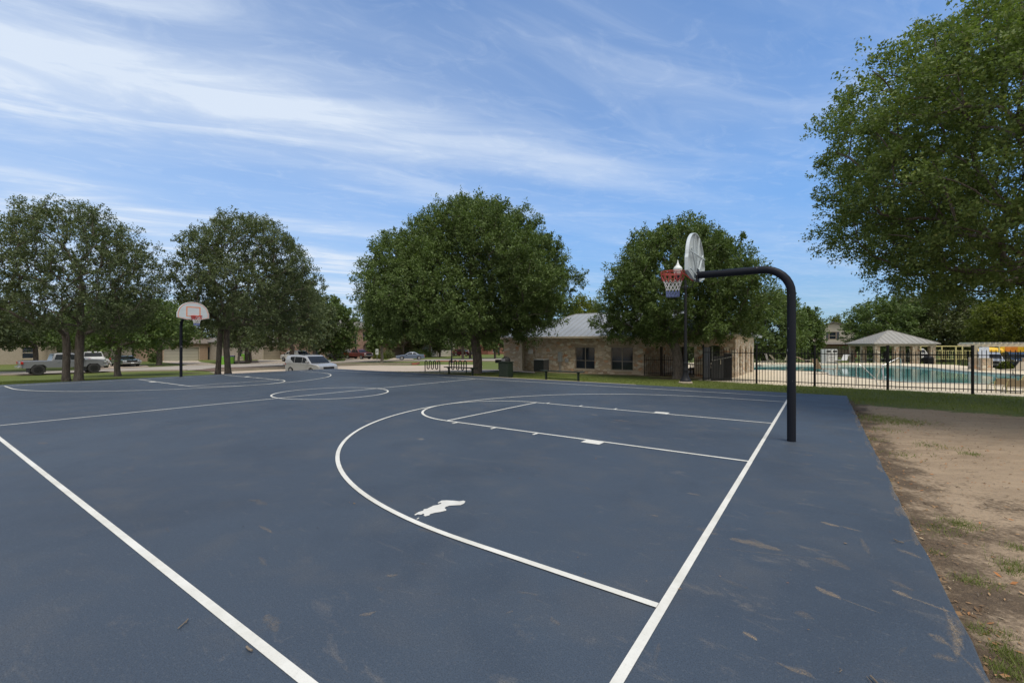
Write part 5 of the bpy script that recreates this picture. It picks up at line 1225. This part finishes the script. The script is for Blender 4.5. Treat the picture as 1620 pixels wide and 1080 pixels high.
# ------------------------------------------------------------------ pavements, deck, pool
def pave():
    W = lambda *L: [px(u, v)[:2] for u, v in L]
    lot = W((330,589.2),(400,586),(455,583.5),(540,579),(600,577.8),(663,578.5),(690,577.2),(760,577.2),(764,580),(752,583.5)) + [cw(17.5, 15.5), cw(17.5, 9.55), cw(S1+.1, 9.55), cw(S1+.6, 9.0), cw(S1+1.6, 7)]
    drape('parking_lot', lot, .030, M_CONC)
    strd = W((-140,596),(0,593.5),(60,592.4),(110,590.5),(160,588.5),(240,586.6),(298,586),(318,584.6),(343,581.8),(388,580.8),(448,578.5),(535,575),(598,572.4),(663,571.2),(720,570.6),(800,571.2),(860,572)) + W((860,566),(800,566.5),(720,567.6),(640,569.4),(598,570),(448,574.2),(367,576.2),(290,578.6),(236,581),(160,584.5),(110,586.4),(0,588.4),(-140,589))
    drape('street', strd, .036, M_ROAD, 2.5)
    for nm, L in (('driveway', ((120,585.6),(236,580.6),(232,578),(205,576.5),(130,577.5))), ('driveway', ((296,578.1),(345,576.6),(318,573),(313,570.8),(256,571.2),(258,573.5),(285,576))), ('driveway', ((395,575.2),(450,573.9),(458,569.2),(410,569.4))), ('driveway', ((545,571.2),(606,569.5),(600,566.6),(548,567.2))), ('driveway', ((612,569.4),(655,568.8),(650,566),(622,566.4)))):
        drape(nm, W(*L), .042, M_CONC, 3)
    drape('mulch_bed', W((302,586.3),(318,585.2),(344,582.4),(388,581.4),(448,579.2),(520,576.2),(530,577.5),(455,582.6),(400,584.6),(345,588.0)), .05, M_MULCH, 2)
    drape('mulch_bed', W((340,575.9),(365,574.8),(410,573.8),(408,570.8),(345,571)), .05, M_MULCH, 2)
    drape('sidewalk', W((762,585),(792,585.2),(846,589),(846,591),(792,587.5),(764,586.6)), .05, M_CONC, 2)
    # concrete strip along the slab
    st_ = [cw(5.4, 9.06), cw(S1-.2, 9.06), cw(S1-.2, 9.58), cw(16, 9.62), cw(5.6, 9.5)]
    drape('concrete_strip', st_, .045, M_STRIP, 1.5, thick=.1)
    def kerb(name, L, mat, h=.13, w=.16):
        m = MB(); P = [px(u, v) for u, v in L]
        for a, b in zip(P[:-1], P[1:]):
            n = max(1, int(math.dist(a, b)/2)); pr = None
            for k in range(n+1):
                x, y = a[0]+(b[0]-a[0])*k/n, a[1]+(b[1]-a[1])*k/n; p = (x, y, g(x, y)+h/2)
                if pr: m.bar(pr, p, w, h)
                pr = p
        o = m.build(name, mat); o['kind'] = 'structure'
    kerb('kerb', ((345,588.3),(400,585.2),(455,582.9),(540,578.4),(600,576.9),(651,577)), M_KERB, .24)
    kerb('kerb', ((651.5,577),(659,576.8),(663,575.6)), M_RED, .24)
    kerb('kerb', ((448,577.9),(535,574.5),(598,572.0),(655,571.8)), M_KERB, .16)
    kerb('kerb', ((-20,594.2),(60,592.8),(110,591.1),(160,589.0),(240,587.0),(296,586.4)), M_KERB, .12)
    kerb('kerb', ((690,571.9),(750,571.8)), M_RED, .16)
    kerb('kerb', ((751,571.8),(800,571.9)), M_KERB, .16)
    # pool deck with a hole, pool basin, water
    zdk = -.26
    outer = [cw(4.6, 15.2), cw(-24, 15.2), cw(-24, 30), (46, 30), (40.5, 32), (39.5, 37), (42, 42), (40, 46), (30, 47.5), (20, 47.5), (13.5, 42), cw(13, 34), cw(13, 28.2), cw(3.3, 28.2), cw(3.1, 26.5), cw(4.6, 19.3)]
    bm = bmesh.new()
    def loop(P, z):
        vs = [bm.verts.new((x, y, z)) for x, y in P]; return vs, [bm.edges.new((vs[i], vs[(i+1) % len(vs)])) for i in range(len(vs))]
    sm = []
    n = len(POOL)
    for i in range(n):      # smooth the outline
        p0, p1, p2, p3 = [Vector(POOL[(i+k) % n]) for k in (-1, 0, 1, 2)]
        for k in range(4):
            t = k/4; q = .5*((2*p1)+(-p0+p2)*t+(2*p0-5*p1+4*p2-p3)*t*t+(-p0+3*p1-3*p2+p3)*t**3); sm.append((q.x, q.y))
    v1, e1 = loop(outer, 0); v2, e2 = loop(sm, 0)
    bmesh.ops.triangle_fill(bm, use_beauty=True, use_dissolve=False, edges=e1+e2)
    for v in bm.verts: s_, t_ = st(v.co.x, v.co.y); v.co.z = zdk
    bmesh.ops.recalc_face_normals(bm, faces=bm.faces)
    for f in bm.faces:
        if f.normal.z < 0: f.normal_flip()
    me = bpy.data.meshes.new('pool_deck'); bm.to_mesh(me); bm.free(); me.materials.append(M_DECK); o = bpy.data.objects.new('pool_deck', me); C.objects.link(o); o['kind'] = 'structure'
    m = MB(); m.rings([[(x, y, -.25) for x, y in outer], [(x, y, -.6) for x, y in outer]][::-1], caps=False)
    m.v = [(x, y, min(z, zdk)) for x, y, z in m.v]; o = m.build('deck_edge', M_DECK); o['kind'] = 'structure'
    cx, cy = sum(p[0] for p in sm)/len(sm), sum(p[1] for p in sm)/len(sm)
    m = MB(); co = lambda k, z: [(cx+(x-cx)*k, cy+(y-cy)*k, z) for x, y in sm]
    m.rings([co(1.012, zdk+.03), co(.99, zdk+.03), co(.99, -.6), co(.99, -1.5)], caps=False); o = m.build('pool_wall', pm('pale pool coping', (.55, .50, .42), (.46, .42, .35), 2, .7)); o['kind'] = 'structure'
    m = MB(); m.poly(co(.992, zdk-.09)); o = m.build('pool_water', M_WATER, fix=False); o['kind'] = 'structure'
    if o.data.polygons[0].normal.z < 0:
        o.data.flip_normals()

# ------------------------------------------------------------------ pool furniture
def lounger(x, y, rz, label, cloth, up=.75, z=-.26, group='loungers round the pool'):
    o = empty('sun_lounger', (x, y, z), rz, label, 'lounger', group)
    fr = pm('bronze lounger frame', (.12, .10, .075), None, 5, .5)
    m = MB()
    for sy in (-.30, .30): m.tube([(-.95, sy, .33), (.30, sy, .33)], .018, 6)
    m.tube([(-.95,-.30,.33), (-.95,.30,.33)], .018, 6)
    bx, bz = .30+.72*math.cos(up), .33+.72*math.sin(up)
    for sy in (-.30, .30): m.tube([(.30, sy, .33), (bx, sy, bz)], .018, 6)
    m.tube([(bx,-.30,bz), (bx,.30,bz)], .018, 6); m.build('frame', fr, o)
    for xx in (-.80, .18):
        for sy in (-.29, .29):
            m = MB(); m.tube([(xx, sy, .33), (xx+.08*(1 if xx > 0 else -1), sy, 0)], .016, 6); m.build('leg', fr, o)
    m = MB(); m.box(-.93, .28, -.28, .28, .335, .348); m.build('seat', cloth, o)
    m = MB(); a = Vector((.30, 0, .345)); b = Vector((bx, 0, bz+.01)); m.rings([[(a.x, -.28, a.z), (a.x, .28, a.z), (b.x, .28, b.z), (b.x, -.28, b.z)], [(a.x+.012, -.28, a.z-.012), (a.x+.012, .28, a.z-.012), (b.x+.012, .28, b.z-.012), (b.x+.012, -.28, b.z-.012)]]); m.build('backrest', cloth, o)
def chair(x, y, rz, label, cloth, z=-.26):
    o = empty('pool_chair', (x, y, z), rz, label, 'chair', 'sling chairs by the pool'); fr = pm('cream chair frame', (.50, .46, .21), None, 5, .5)
    for sy in (-.28, .28):
        m = MB(); m.tube([(.28, sy, 0), (.26, sy, .19), (-.24, sy, .37)], .014, 6); m.build('front_leg', fr, o)
        m = MB(); m.tube([(-.30, sy, 0), (-.20, sy, .24), (-.40, sy, .52)], .014, 6); m.build('rear_leg', fr, o)
    m = MB(); m.rings([[(.24,-.27,.24),(.24,.27,.24),(-.20,.27,.21),(-.20,-.27,.21)], [(.24,-.27,.22),(.24,.27,.22),(-.20,.27,.19),(-.20,-.27,.19)]]); m.build('seat', cloth, o)
    m = MB(); m.rings([[(-.20,-.27,.24),(-.20,.27,.24),(-.36,.27,.52),(-.36,-.27,.52)], [(-.22,-.27,.24),(-.22,.27,.24),(-.38,.27,.52),(-.38,-.27,.52)]]); m.build('backrest', cloth, o)
def pool_stuff():
    tan = pm('tan sling fabric', (.36, .29, .20), (.31, .25, .17), 6, .8); gry = pm('grey sling fabric', (.36, .36, .34), None, 6, .8); yel = pm('pale yellow sling fabric', (.55, .52, .34), None, 6, .8); crm = pm('cream sling fabric', (.62, .56, .44), None, 6, .8)
    D = lambda u, v: ((u-U_C)/F_PX*(CAM_H+.26)*F_PX/(v-V_H), (CAM_H+.26)*F_PX/(v-V_H))
    x, y = D(1303, 591.5); lounger(x, y, R(178), 'brown lounger with a raised back standing at the near pool edge', tan, 1.15)
    for (u, v, r_, lab, cl, up) in ((1220, 575, 170, 'grey upright lounger beside the stone arcade', gry, 1.25), (1231, 575, 170, 'cream lounger right of the grey one past the pool', crm, .9), (1241, 575, 10, 'pale yellow upright lounger left of the hoop pole', yel, 1.2), (1276, 574.5, 175, 'cream lounger just right of the hoop pole past the pool', crm, .5), (1207, 577.5, 165, 'white lounger nearest the stone arcade', crm, .4), (1332, 575, 20, 'white lounger right of the pool rules board', pm('white sling fabric', (.62,.62,.60)), 1.0)):
        x, y = D(u, v); lounger(x, min(y, 45.5), R(r_), lab, cl, up)
    x, y = D(1608, 592.5); lounger(x, y, R(12), 'tan lounger with raised back under the pergola', tan, .75)
    x, y = D(1583, 617); chair(x, y, R(64), 'tan sling chair closest to the fence, left of two', tan)
    x, y = D(1606, 621); chair(x, y, R(55), 'tan sling chair closest to the fence, right of two', tan)
    x, y = D(1626, 612); chair(x, y, R(60), 'tan sling chair at the right edge behind the fence', tan)
    # hand rails
    def rail(u, v, rz, label, h=.85, L=.9):
        x, y = D(u, v); o = empty('pool_handrail', (x, y, -.26), R(rz), label, 'handrail', 'steel handrails at the pool edge')
        m = MB(); m.tube([(0,0,-.05), (0,0,h-.12), (.03,0,h-.03), (.10,0,h), (.2,0,h-.05), (L*.75,0,h*.35), (L,0,-.25)], .021, 8); m.build('rail', M_CHROME, o, True)
        m = MB(); m.lathe([(.05, 0), (.05, .02), (.001, .02)], (0,0,0), 12); m.build('flange', M_CHROME, o)
    rail(1325.5, 600, 60, 'steel handrail beside the brown lounger at the pool edge'); rail(1355, 608.5, -35, 'steel handrail in the middle of the near pool edge', .95); rail(1397, 605, 70, 'steel handrail just right of the fence post')
    x, y = D(1425, 584); o = empty('pool_handrail', (x, y, -.26), R(-175), 'long sloping steel handrail on the far pool edge', 'handrail', 'steel handrails at the pool edge')
    m = MB(); m.tube([(0,0,-.05),(-.02,0,.7),(.08,0,.88),(.25,0,.86),(1.5,0,.3),(1.6,0,-.2)], .025, 8); m.build('rail', M_CHROME, o, True)
    m = MB(); m.lathe([(.05, 0), (.05, .02), (.001, .02)], (0,0,0), 12); m.build('flange', M_CHROME, o)
    # pavilion
    rz = math.atan2(-.2, .98); fx, fy = 41.0, 50.0; zg = -.80
    o = empty('pool_pavilion', (fx, fy, 0), rz, 'open pavilion with a tan metal hip roof on stone columns past the pool', 'pavilion')
    seam_roof('roof', M_ROOFT, o, 0, 6.5, 0, 6.1, 1.80, 3.34, .5)
    m = MB(); m.box(.25, 6.25, .25, .35, 1.50, 1.705); m.box(.25, 6.25, 5.75, 5.85, 1.50, 1.705); m.box(.25, .35, .35, 5.75, 1.50, 1.705); m.box(6.15, 6.25, .35, 5.75, 1.50, 1.705); m.build('beam', M_TRIM, o)
    m = MB(); m.box(.36, 6.14, .36, 5.74, 1.66, 1.70); m.build('ceiling', M_TRIM, o)
    for (x, y) in ((.55,.55),(2.45,.55),(4.2,.55),(5.95,.55),(.55,3.1),(5.95,3.1),(.55,5.55),(3.2,5.55),(5.95,5.55)):
        m = MB(); m.box(x-.24, x+.24, y-.24, y+.24, zg, 1.50); m.build('column', M_STONE, o)
    m = MB(); m.box(0, 6.5, 0, 6.1, zg-.1, zg+.05); m.build('floor', M_STRIP, o)
    c, s = math.cos(rz), math.sin(rz)
    for k, (x, y) in enumerate(((1.5, 1.8), (3.4, 1.7))):
        t = empty('picnic_table', (fx+x*c-y*s, fy+x*s+y*c, zg+.05), rz, ('grey picnic table under the pavilion, left one', 'grey picnic table under the pavilion, right one')[k], 'picnic table', 'picnic tables under the pavilion')
        picnic(t, pm('grey table top', (.30, .31, .32), None, 5, .5))
    x, y = at(1469, 47.5)[:2]; o = empty('litter_bin', (x, y, -.7), 0, 'dark square bin at the right column of the pavilion', 'litter bin')
    m = MB(); m.box(-.32, .32, -.32, .32, 0, .95, .04); m.build('body', M_FENCE, o); m = MB(); m.rings([[(-.34,-.34,.952),(.34,-.34,.952),(.34,.34,.952),(-.34,.34,.952)], [(-.14,-.14,1.15),(.14,-.14,1.15),(.14,.14,1.15),(-.14,.14,1.15)]]); m.build('lid', M_PLAS, o)
    # pergola
    x, y = (1552-U_C)/F_PX*32.6, 32.6
    o = empty('pergola', (x, y, -.38), R(-33), 'cream slatted pergola on stone pillars at the right end of the pool', 'pergola')
    for xx in (.3, 3.2, 6.1):
        for yy in (.3, 2.6):
            m = MB(); m.box(xx-.30, xx+.30, yy-.30, yy+.30, -.3, .98); m.build('stone_pillar', M_STONE, o)
            m = MB(); m.box(xx-.33, xx+.33, yy-.33, yy+.33, .982, 1.03); m.box(xx-.13, xx+.13, yy-.13, yy+.13, 1.03, 1.88); m.build('post', M_TRIM, o)
    for yy in (.3, 2.6):
        m = MB(); m.prism_y([(-.7, 2.02), (-.35, 1.88), (6.8, 1.88), (7.1, 2.02), (7.1, 2.08), (-.7, 2.08)], yy-.05, yy+.05); m.build('beam', M_TRIM, o)
    for i in range(26):
        m = MB(); xx = -.45+i*.28; m.box(xx-.025, xx+.025, -.35, 3.2, 2.082, 2.20); m.build('rafter', M_TRIM, o)
    m = MB(); m.box(-.12, .42, -.02, -.01, 1.06, 1.85); nb = m.build('notice_sheet', pm('white notice paper', (.62, .64, .70), (.45, .50, .62), 8, .6), o)
    # playground
    ye = pm('cream yellow painted steel', (.56, .50, .22), (.50, .44, .18), 4, .5); yo = pm('bright yellow plastic', (.72, .44, .02), (.66, .36, .02), 2, .5)
    x, y = at(1477, 52)[:2]; o = empty('playground', (x, y, g(x, y)), R(-12), 'yellow playground frame with rails between pavilion and pergola', 'playground')
    m = MB(); m.bar((0, 0, 2.3), (6.4, 0, 2.3), .10, .10); m.bar((0, 2.2, 2.3), (6.4, 2.2, 2.3), .10, .10); m.build('top_beam', ye, o)
    for xx in (.0, 2.2, 4.3, 6.4):
        for yy in (0, 2.2): m = MB(); m.bar((xx, yy, -.1), (xx, yy, 2.28), .10, .10); m.build('post', ye, o)
    m = MB()
    for i in range(22): m.bar((.15+i*.19, .0, .8), (.15+i*.19, .0, 1.75), .03, .03)
    m.bar((.05, 0, .78), (4.3, 0, .78), .06, .06); m.bar((.05, 0, 1.78), (4.3, 0, 1.78), .06, .06); m.build('railing', ye, o)
    m = MB(); m.box(.0, 6.4, .05, 2.15, .70, .76); m.build('platform', M_PLAS, o)
    m = MB(); m.rings([[(4.4,-.06,.75),(5.2,-.06,.75),(5.2,-1.9,-.05),(4.4,-1.9,-.05)], [(4.4,-.06,.70),(5.2,-.06,.70),(5.2,-1.9,-.1),(4.4,-1.9,-.1)]]); m.build('ramp', ye, o)
    x, y = at(1560, 53)[:2]; o = empty('playground_slide', (x, y, g(x, y)), R(-15), 'bright yellow play tower seen through the pergola', 'playground')
    m = MB(); m.box(1.4, 4.3, 0, .1, 1.2, 2.6, .03); m.build('side_panel', yo, o)
    m = MB(); m.tube([(-.9, 0, 1.5), (0, 0, 1.75), (.7, 0, 1.7), (1.4, 0, 1.6)], .45, 14); m.build('tube_slide', yo, o, True)
    m = MB(); m.box(1.8, 3.0, -.02, .0, 1.5, 2.3); m.build('orange_panel', pm('orange plastic', (.68, .22, .02)), o)
    for xx in (1.4, 4.3, 6.4, 8.5):
        for yy in (.15, 2.0): m = MB(); m.bar((xx, yy, -.1), (xx, yy, 2.8), .11, .11); m.build('post', ye, o)
    m = MB()
    for i in range(20): m.bar((4.5+i*.21, .1, 1.3), (4.5+i*.21, .1, 2.6), .035, .035)
    m.bar((4.3, .1, 1.28), (8.6, .1, 1.28), .07, .07); m.bar((4.3, .1, 2.62), (8.6, .1, 2.62), .07, .07); m.build('railing', ye, o)
    m = MB(); m.box(1.4, 8.6, .12, 2.1, 1.1, 1.18); m.build('platform', M_PLAS, o)
    # in the breezeway
    bx, by = cw(19.86, 19.57); ca, sa = math.cos(A_ANG-math.pi), math.sin(A_ANG-math.pi)
    P = lambda x, y: (bx+x*ca-y*sa, by+x*sa+y*ca)
    x, y = P(14.0, 3.6); t = empty('picnic_table', (x, y, -.42), A_ANG-math.pi, 'dark steel picnic table under the stone arcade', 'picnic table'); picnic(t, M_FENCE)
    x, y = P(14.6, 6.0); o = empty('litter_bin', (x, y, -.42), 0, 'round green barrel bin behind the picnic table in the arcade', 'litter bin')
    m = MB(); m.lathe([(.26, 0), (.29, .1), (.29, .85), (.30, .88)], (0,0,0), 16); m.build('barrel', pm('teal green plastic', (.045, .10, .085)), o, True); m = MB(); m.lathe([(.31, .88), (.30, .95), (.18, 1.10), (.001, 1.14)], (0,0,0), 16); m.build('lid', pm('pale teal lid', (.12, .22, .24)), o, True)
    shrub('shrub', 'small round green shrub between the pergola pillars', 1590, 0, 1.0, 1.0, M_LLITE, 91, z=-.5, Y=34.5)
    shrub('shrub', 'clipped dark shrub left of the yard tree trunk by the cream garage', 245, 573.2, 2.0, 1.7, M_LOAK, 92)
    shrub('shrub', 'round dark shrub right of the blue convertible', 673, 565.2, 3.4, 2.2, M_LOAK, 93)
    shrub('shrub', 'low hedge behind the blue convertible', 657, 566, 4.4, 1.8, M_LOAK, 94)
    shrub('shrub', 'low shrub bed right of the red pickup', 612, 567.3, 4.6, 1.5, M_LDARK, 95)
    shrub('shrub', 'small shrub by the street sign', 601, 568.2, 2.6, 1.3, M_LLITE, 96)
def picnic(t, top):
    m = MB(); m.box(-.92, .92, -.38, .38, .70, .75, .01); m.build('table_top', top, t)
    for sy in (-1, 1): m = MB(); m.box(-.92, .92, sy*.68-.14, sy*.68+.14, .42, .46, .01); m.build('seat', top, t)
    for sx in (-.6, .6):
        m = MB(); m.bar((sx, -.74, .40), (sx, .74, .40), .05, .05); m.bar((sx, -.3, .69), (sx, -.5, 0), .05, .05); m.bar((sx, .3, .69), (sx, .5, 0), .05, .05); m.build('leg', M_FENCE, t)

# ------------------------------------------------------------------ grass, litter, twigs
def ground_detail():
    rng = np.random.default_rng(8)
    def blades(S, T, h, w, name, mat, lean=.5):
        x = O[0]+S*av[0]+T*bv[0]; y = O[1]+S*av[1]+T*bv[1]; n = len(x); z = g0(x, y)
        a = rng.random(n)*6.28; hh = h*(.5+rng.random(n)); dx, dy = np.cos(a), np.sin(a)
        lx, ly = rng.normal(size=n)*lean*hh, rng.normal(size=n)*lean*hh
        ww = w*(.6+.8*rng.random(n))
        V = np.stack([np.stack([x-dx*ww, y-dy*ww, z-.01], 1), np.stack([x+dx*ww, y+dy*ww, z-.01], 1), np.stack([x+lx+dx*ww*.2, y+ly+dy*ww*.2, z+hh], 1), np.stack([x+lx-dx*ww*.2, y+ly-dy*ww*.2, z+hh], 1)], 1).reshape(-1, 3)
        return V
    gm = mat_leaf('grass blades', (.10, .130, .030), (.16, .19, .050), (.25, .23, .10), .3)
    parts = []
    n = 60000; S = rng.uniform(-16, 22, n); T = rng.uniform(9.05, 14.9, n); k = (T > 9.65) | (S < 5.2); k &= rng.random(n) < np.clip((15.6-T)/3, .3, 1); parts.append(blades(S[k], T[k], .055, .006, '', gm))
    n = 14000; S = rng.uniform(-16, -1.6, n); T = rng.uniform(7.3, 9.2, n); k = rng.random(n) < (T-7.1)/1.6; parts.append(blades(S[k], T[k], .045, .006, '', gm))
    n = 26000; S = rng.uniform(26.75, 34, n); T = rng.uniform(-16, 7, n); k = rng.random(n) < np.clip((S-27.2)/1.5, .12, 1); parts.append(blades(S[k], T[k], .06, .009, '', gm))
    # tufts in the dirt
    def px_st(u, v): x, y, z = px(u, v); return st(x, y)
    for u, v, r_, n in ((1405,665,.75,1500),(1385,660,.5,800),(1440,668,.4,300),(1475,705,.3,200),(1518,829,.16,420),(1488,838,.22,260),(1536,719,.16,160),(1610,867,.10,130),(1612,899,.15,330),(1600,905,.1,100),(1560,925,.12,160),(1530,920,.09,120),(1545,1000,.06,110),(1580,1005,.08,150),(1600,1040,.09,260),(1618,1060,.10,300),(1585,1030,.06,120),(1570,1055,.05,90),(1380,695,.25,130),(1430,720,.3,120),(1598,1072,.07,160),(1480,875,.06,50),(1395,680,.35,200)):
        s_, t_ = px_st(u, v); S = s_+rng.normal(size=n)*r_*.5; T = t_+rng.normal(size=n)*r_*.5; k = S < S0-.02; k &= rng.random(n) < .7; parts.append(blades(S[k], T[k], .034, .0022 if v > 780 else .004, '', gm, .8))
    V = np.concatenate(parts); o = npmesh('grass', V, np.arange(len(V)).reshape(-1, 4), gm); tag(o, 'short green lawn blades and tufts beside the court', 'grass', kind='stuff')
    # dry litter on the dirt
    n = 5200; S = S0-.03-rng.random(n)**1.7*6.0; T = rng.uniform(-6.5, 8, n); x = O[0]+S*av[0]+T*bv[0]; y = O[1]+S*av[1]+T*bv[1]; z = g0(x, y)+.012
    n2 = 260; S2 = rng.uniform(-1.4, 14, n2); T2 = rng.uniform(-7, 9, n2); x = np.append(x, O[0]+S2*av[0]+T2*bv[0]); y = np.append(y, O[1]+S2*av[1]+T2*bv[1]); z = np.append(z, np.full(n2, .009)); n += n2
    P = np.stack([x, y, z], 1); a = rng.random(n)*6.28; L = (.008+.018*rng.random(n)**2)[:, None]; L[-n2:] *= .7; ax = np.stack([np.cos(a), np.sin(a), rng.normal(size=n)*.25], 1)*L; sd = np.stack([-np.sin(a), np.cos(a), rng.normal(size=n)*.3], 1)*L*(.25+.35*rng.random(n))[:, None]
    V = np.stack([P-ax, P+sd, P+ax, P-sd], 1).reshape(-1, 3)
    nm = NT('dry leaf litter'); rnd = nm.nd('ShaderNodeNewGeometry').outputs['Random Per Island']; rp = nm.nd('ShaderNodeValToRGB'); nm.set(rp, 0, rnd); e = rp.color_ramp.elements
    e[0].color = (.10, .065, .04, 1); e[1].color = (.34, .29, .20, 1); k_ = e.new(.55); k_.color = (.24, .16, .09, 1); k_ = e.new(.8); k_.color = (.30, .13, .05, 1); nm.fin(nm.pr(rp.outputs[0], .9, 0, .1))
    o = npmesh('leaf_litter', V, np.arange(len(V)).reshape(-1, 4), nm.m); tag(o, 'dry leaf crumbs scattered over dirt and court', 'leaf litter', kind='stuff')
    # twig crumbs on the dirt
    m = MB(); rn = random.Random(4)
    for i in range(520):
        s_ = S0-.04-rn.random()**1.5*4.5; t_ = rn.uniform(-6.3, 6); x, y = cw(s_, t_); zq = g(x, y)+.008; a = rn.uniform(0, 6.28); l = rn.uniform(.02, .11)
        m.tube([(x, y, zq), (x+l*.5*math.cos(a)+.005, y+l*.5*math.sin(a), zq+.006), (x+l*math.cos(a+.2), y+l*math.sin(a+.2), zq+.002)], [.0022, .0018, .001], 4)
    o = m.build('twig_litter', pm('weathered twig', (.17, .14, .11), (.10, .08, .06), 20, .9)); tag(o, 'fine broken twigs scattered on the dirt beside the court', 'twigs', kind='stuff')
    def flatp(u, v, z=.006): Y = (CAM_H-z)*F_PX/(v-V_H); return ((u-U_C)/F_PX*Y, Y, z)
    for lab, pts, r_ in (('thick broken twig at the bottom edge of the court', ((1377,1068),(1383,1074),(1390,1082)), .0045), ('thin straw like twig left of the thick one', ((1371,1069),(1375,1074),(1380,1080)), .0016), ('bent twig lying in the lower left of the court', ((282,993),(290,986),(298,978),(294,984)), .0035),
                         ('short brown twig on the right side of the court', ((1414,852),(1422,856),(1430,858)), .004), ('curled brown leaf stem on the near sideline', ((390,1022),(394,1026),(399,1028)), .006), ('small bent twig near the bottom right of the court', ((1328,1056),(1332,1059),(1328,1062)), .0018)):
        m = MB(); m.tube([flatp(u, v, r_+.0095) for u, v in pts], r_, 6); o = m.build('twig', MATS['weathered twig']); tag(o, lab, 'twig', 'twigs lying on the court')

# ------------------------------------------------------------------ build everything
build_court(); dust_marks()
hoop(cw(-.40, .06), A_ANG, 'near basketball hoop with black gooseneck pole and fan backboard seen from behind')
hoop(cw(LEN+.42, 0), A_ANG+math.pi, 'far basketball hoop facing the camera in front of the oaks')
all_trees()
MULCH += [(px(300,590)[0], px(300,590)[1], .9)]
build_ground()
pave(); pool_house(); all_fences()
bench(15.7, 9.75, 'green backless bench in front of the bike racks'); bench(9.3, 9.78, 'green backless bench in front of the limestone wall')
bike_rack(684, 588.4, 'black wave bike rack, the left one standing free on the concrete'); bike_rack(724, 590.0, 'black wave bike rack partly behind the green bench beside the oak')
trash_can(); lamp_post((lambda x, y: (x, y, g(x, y)))((1084.5-U_C)/F_PX*20, 20), 'black twin lantern street lamp standing before the tree at the stone building', True, 4.68)
lamp_post(px(714.5, 575), 'dark lamp post beyond the bike racks under the big oak', False, 4.6)
signs(); bins(); all_houses(); all_vehicles(); pool_stuff(); ground_detail()
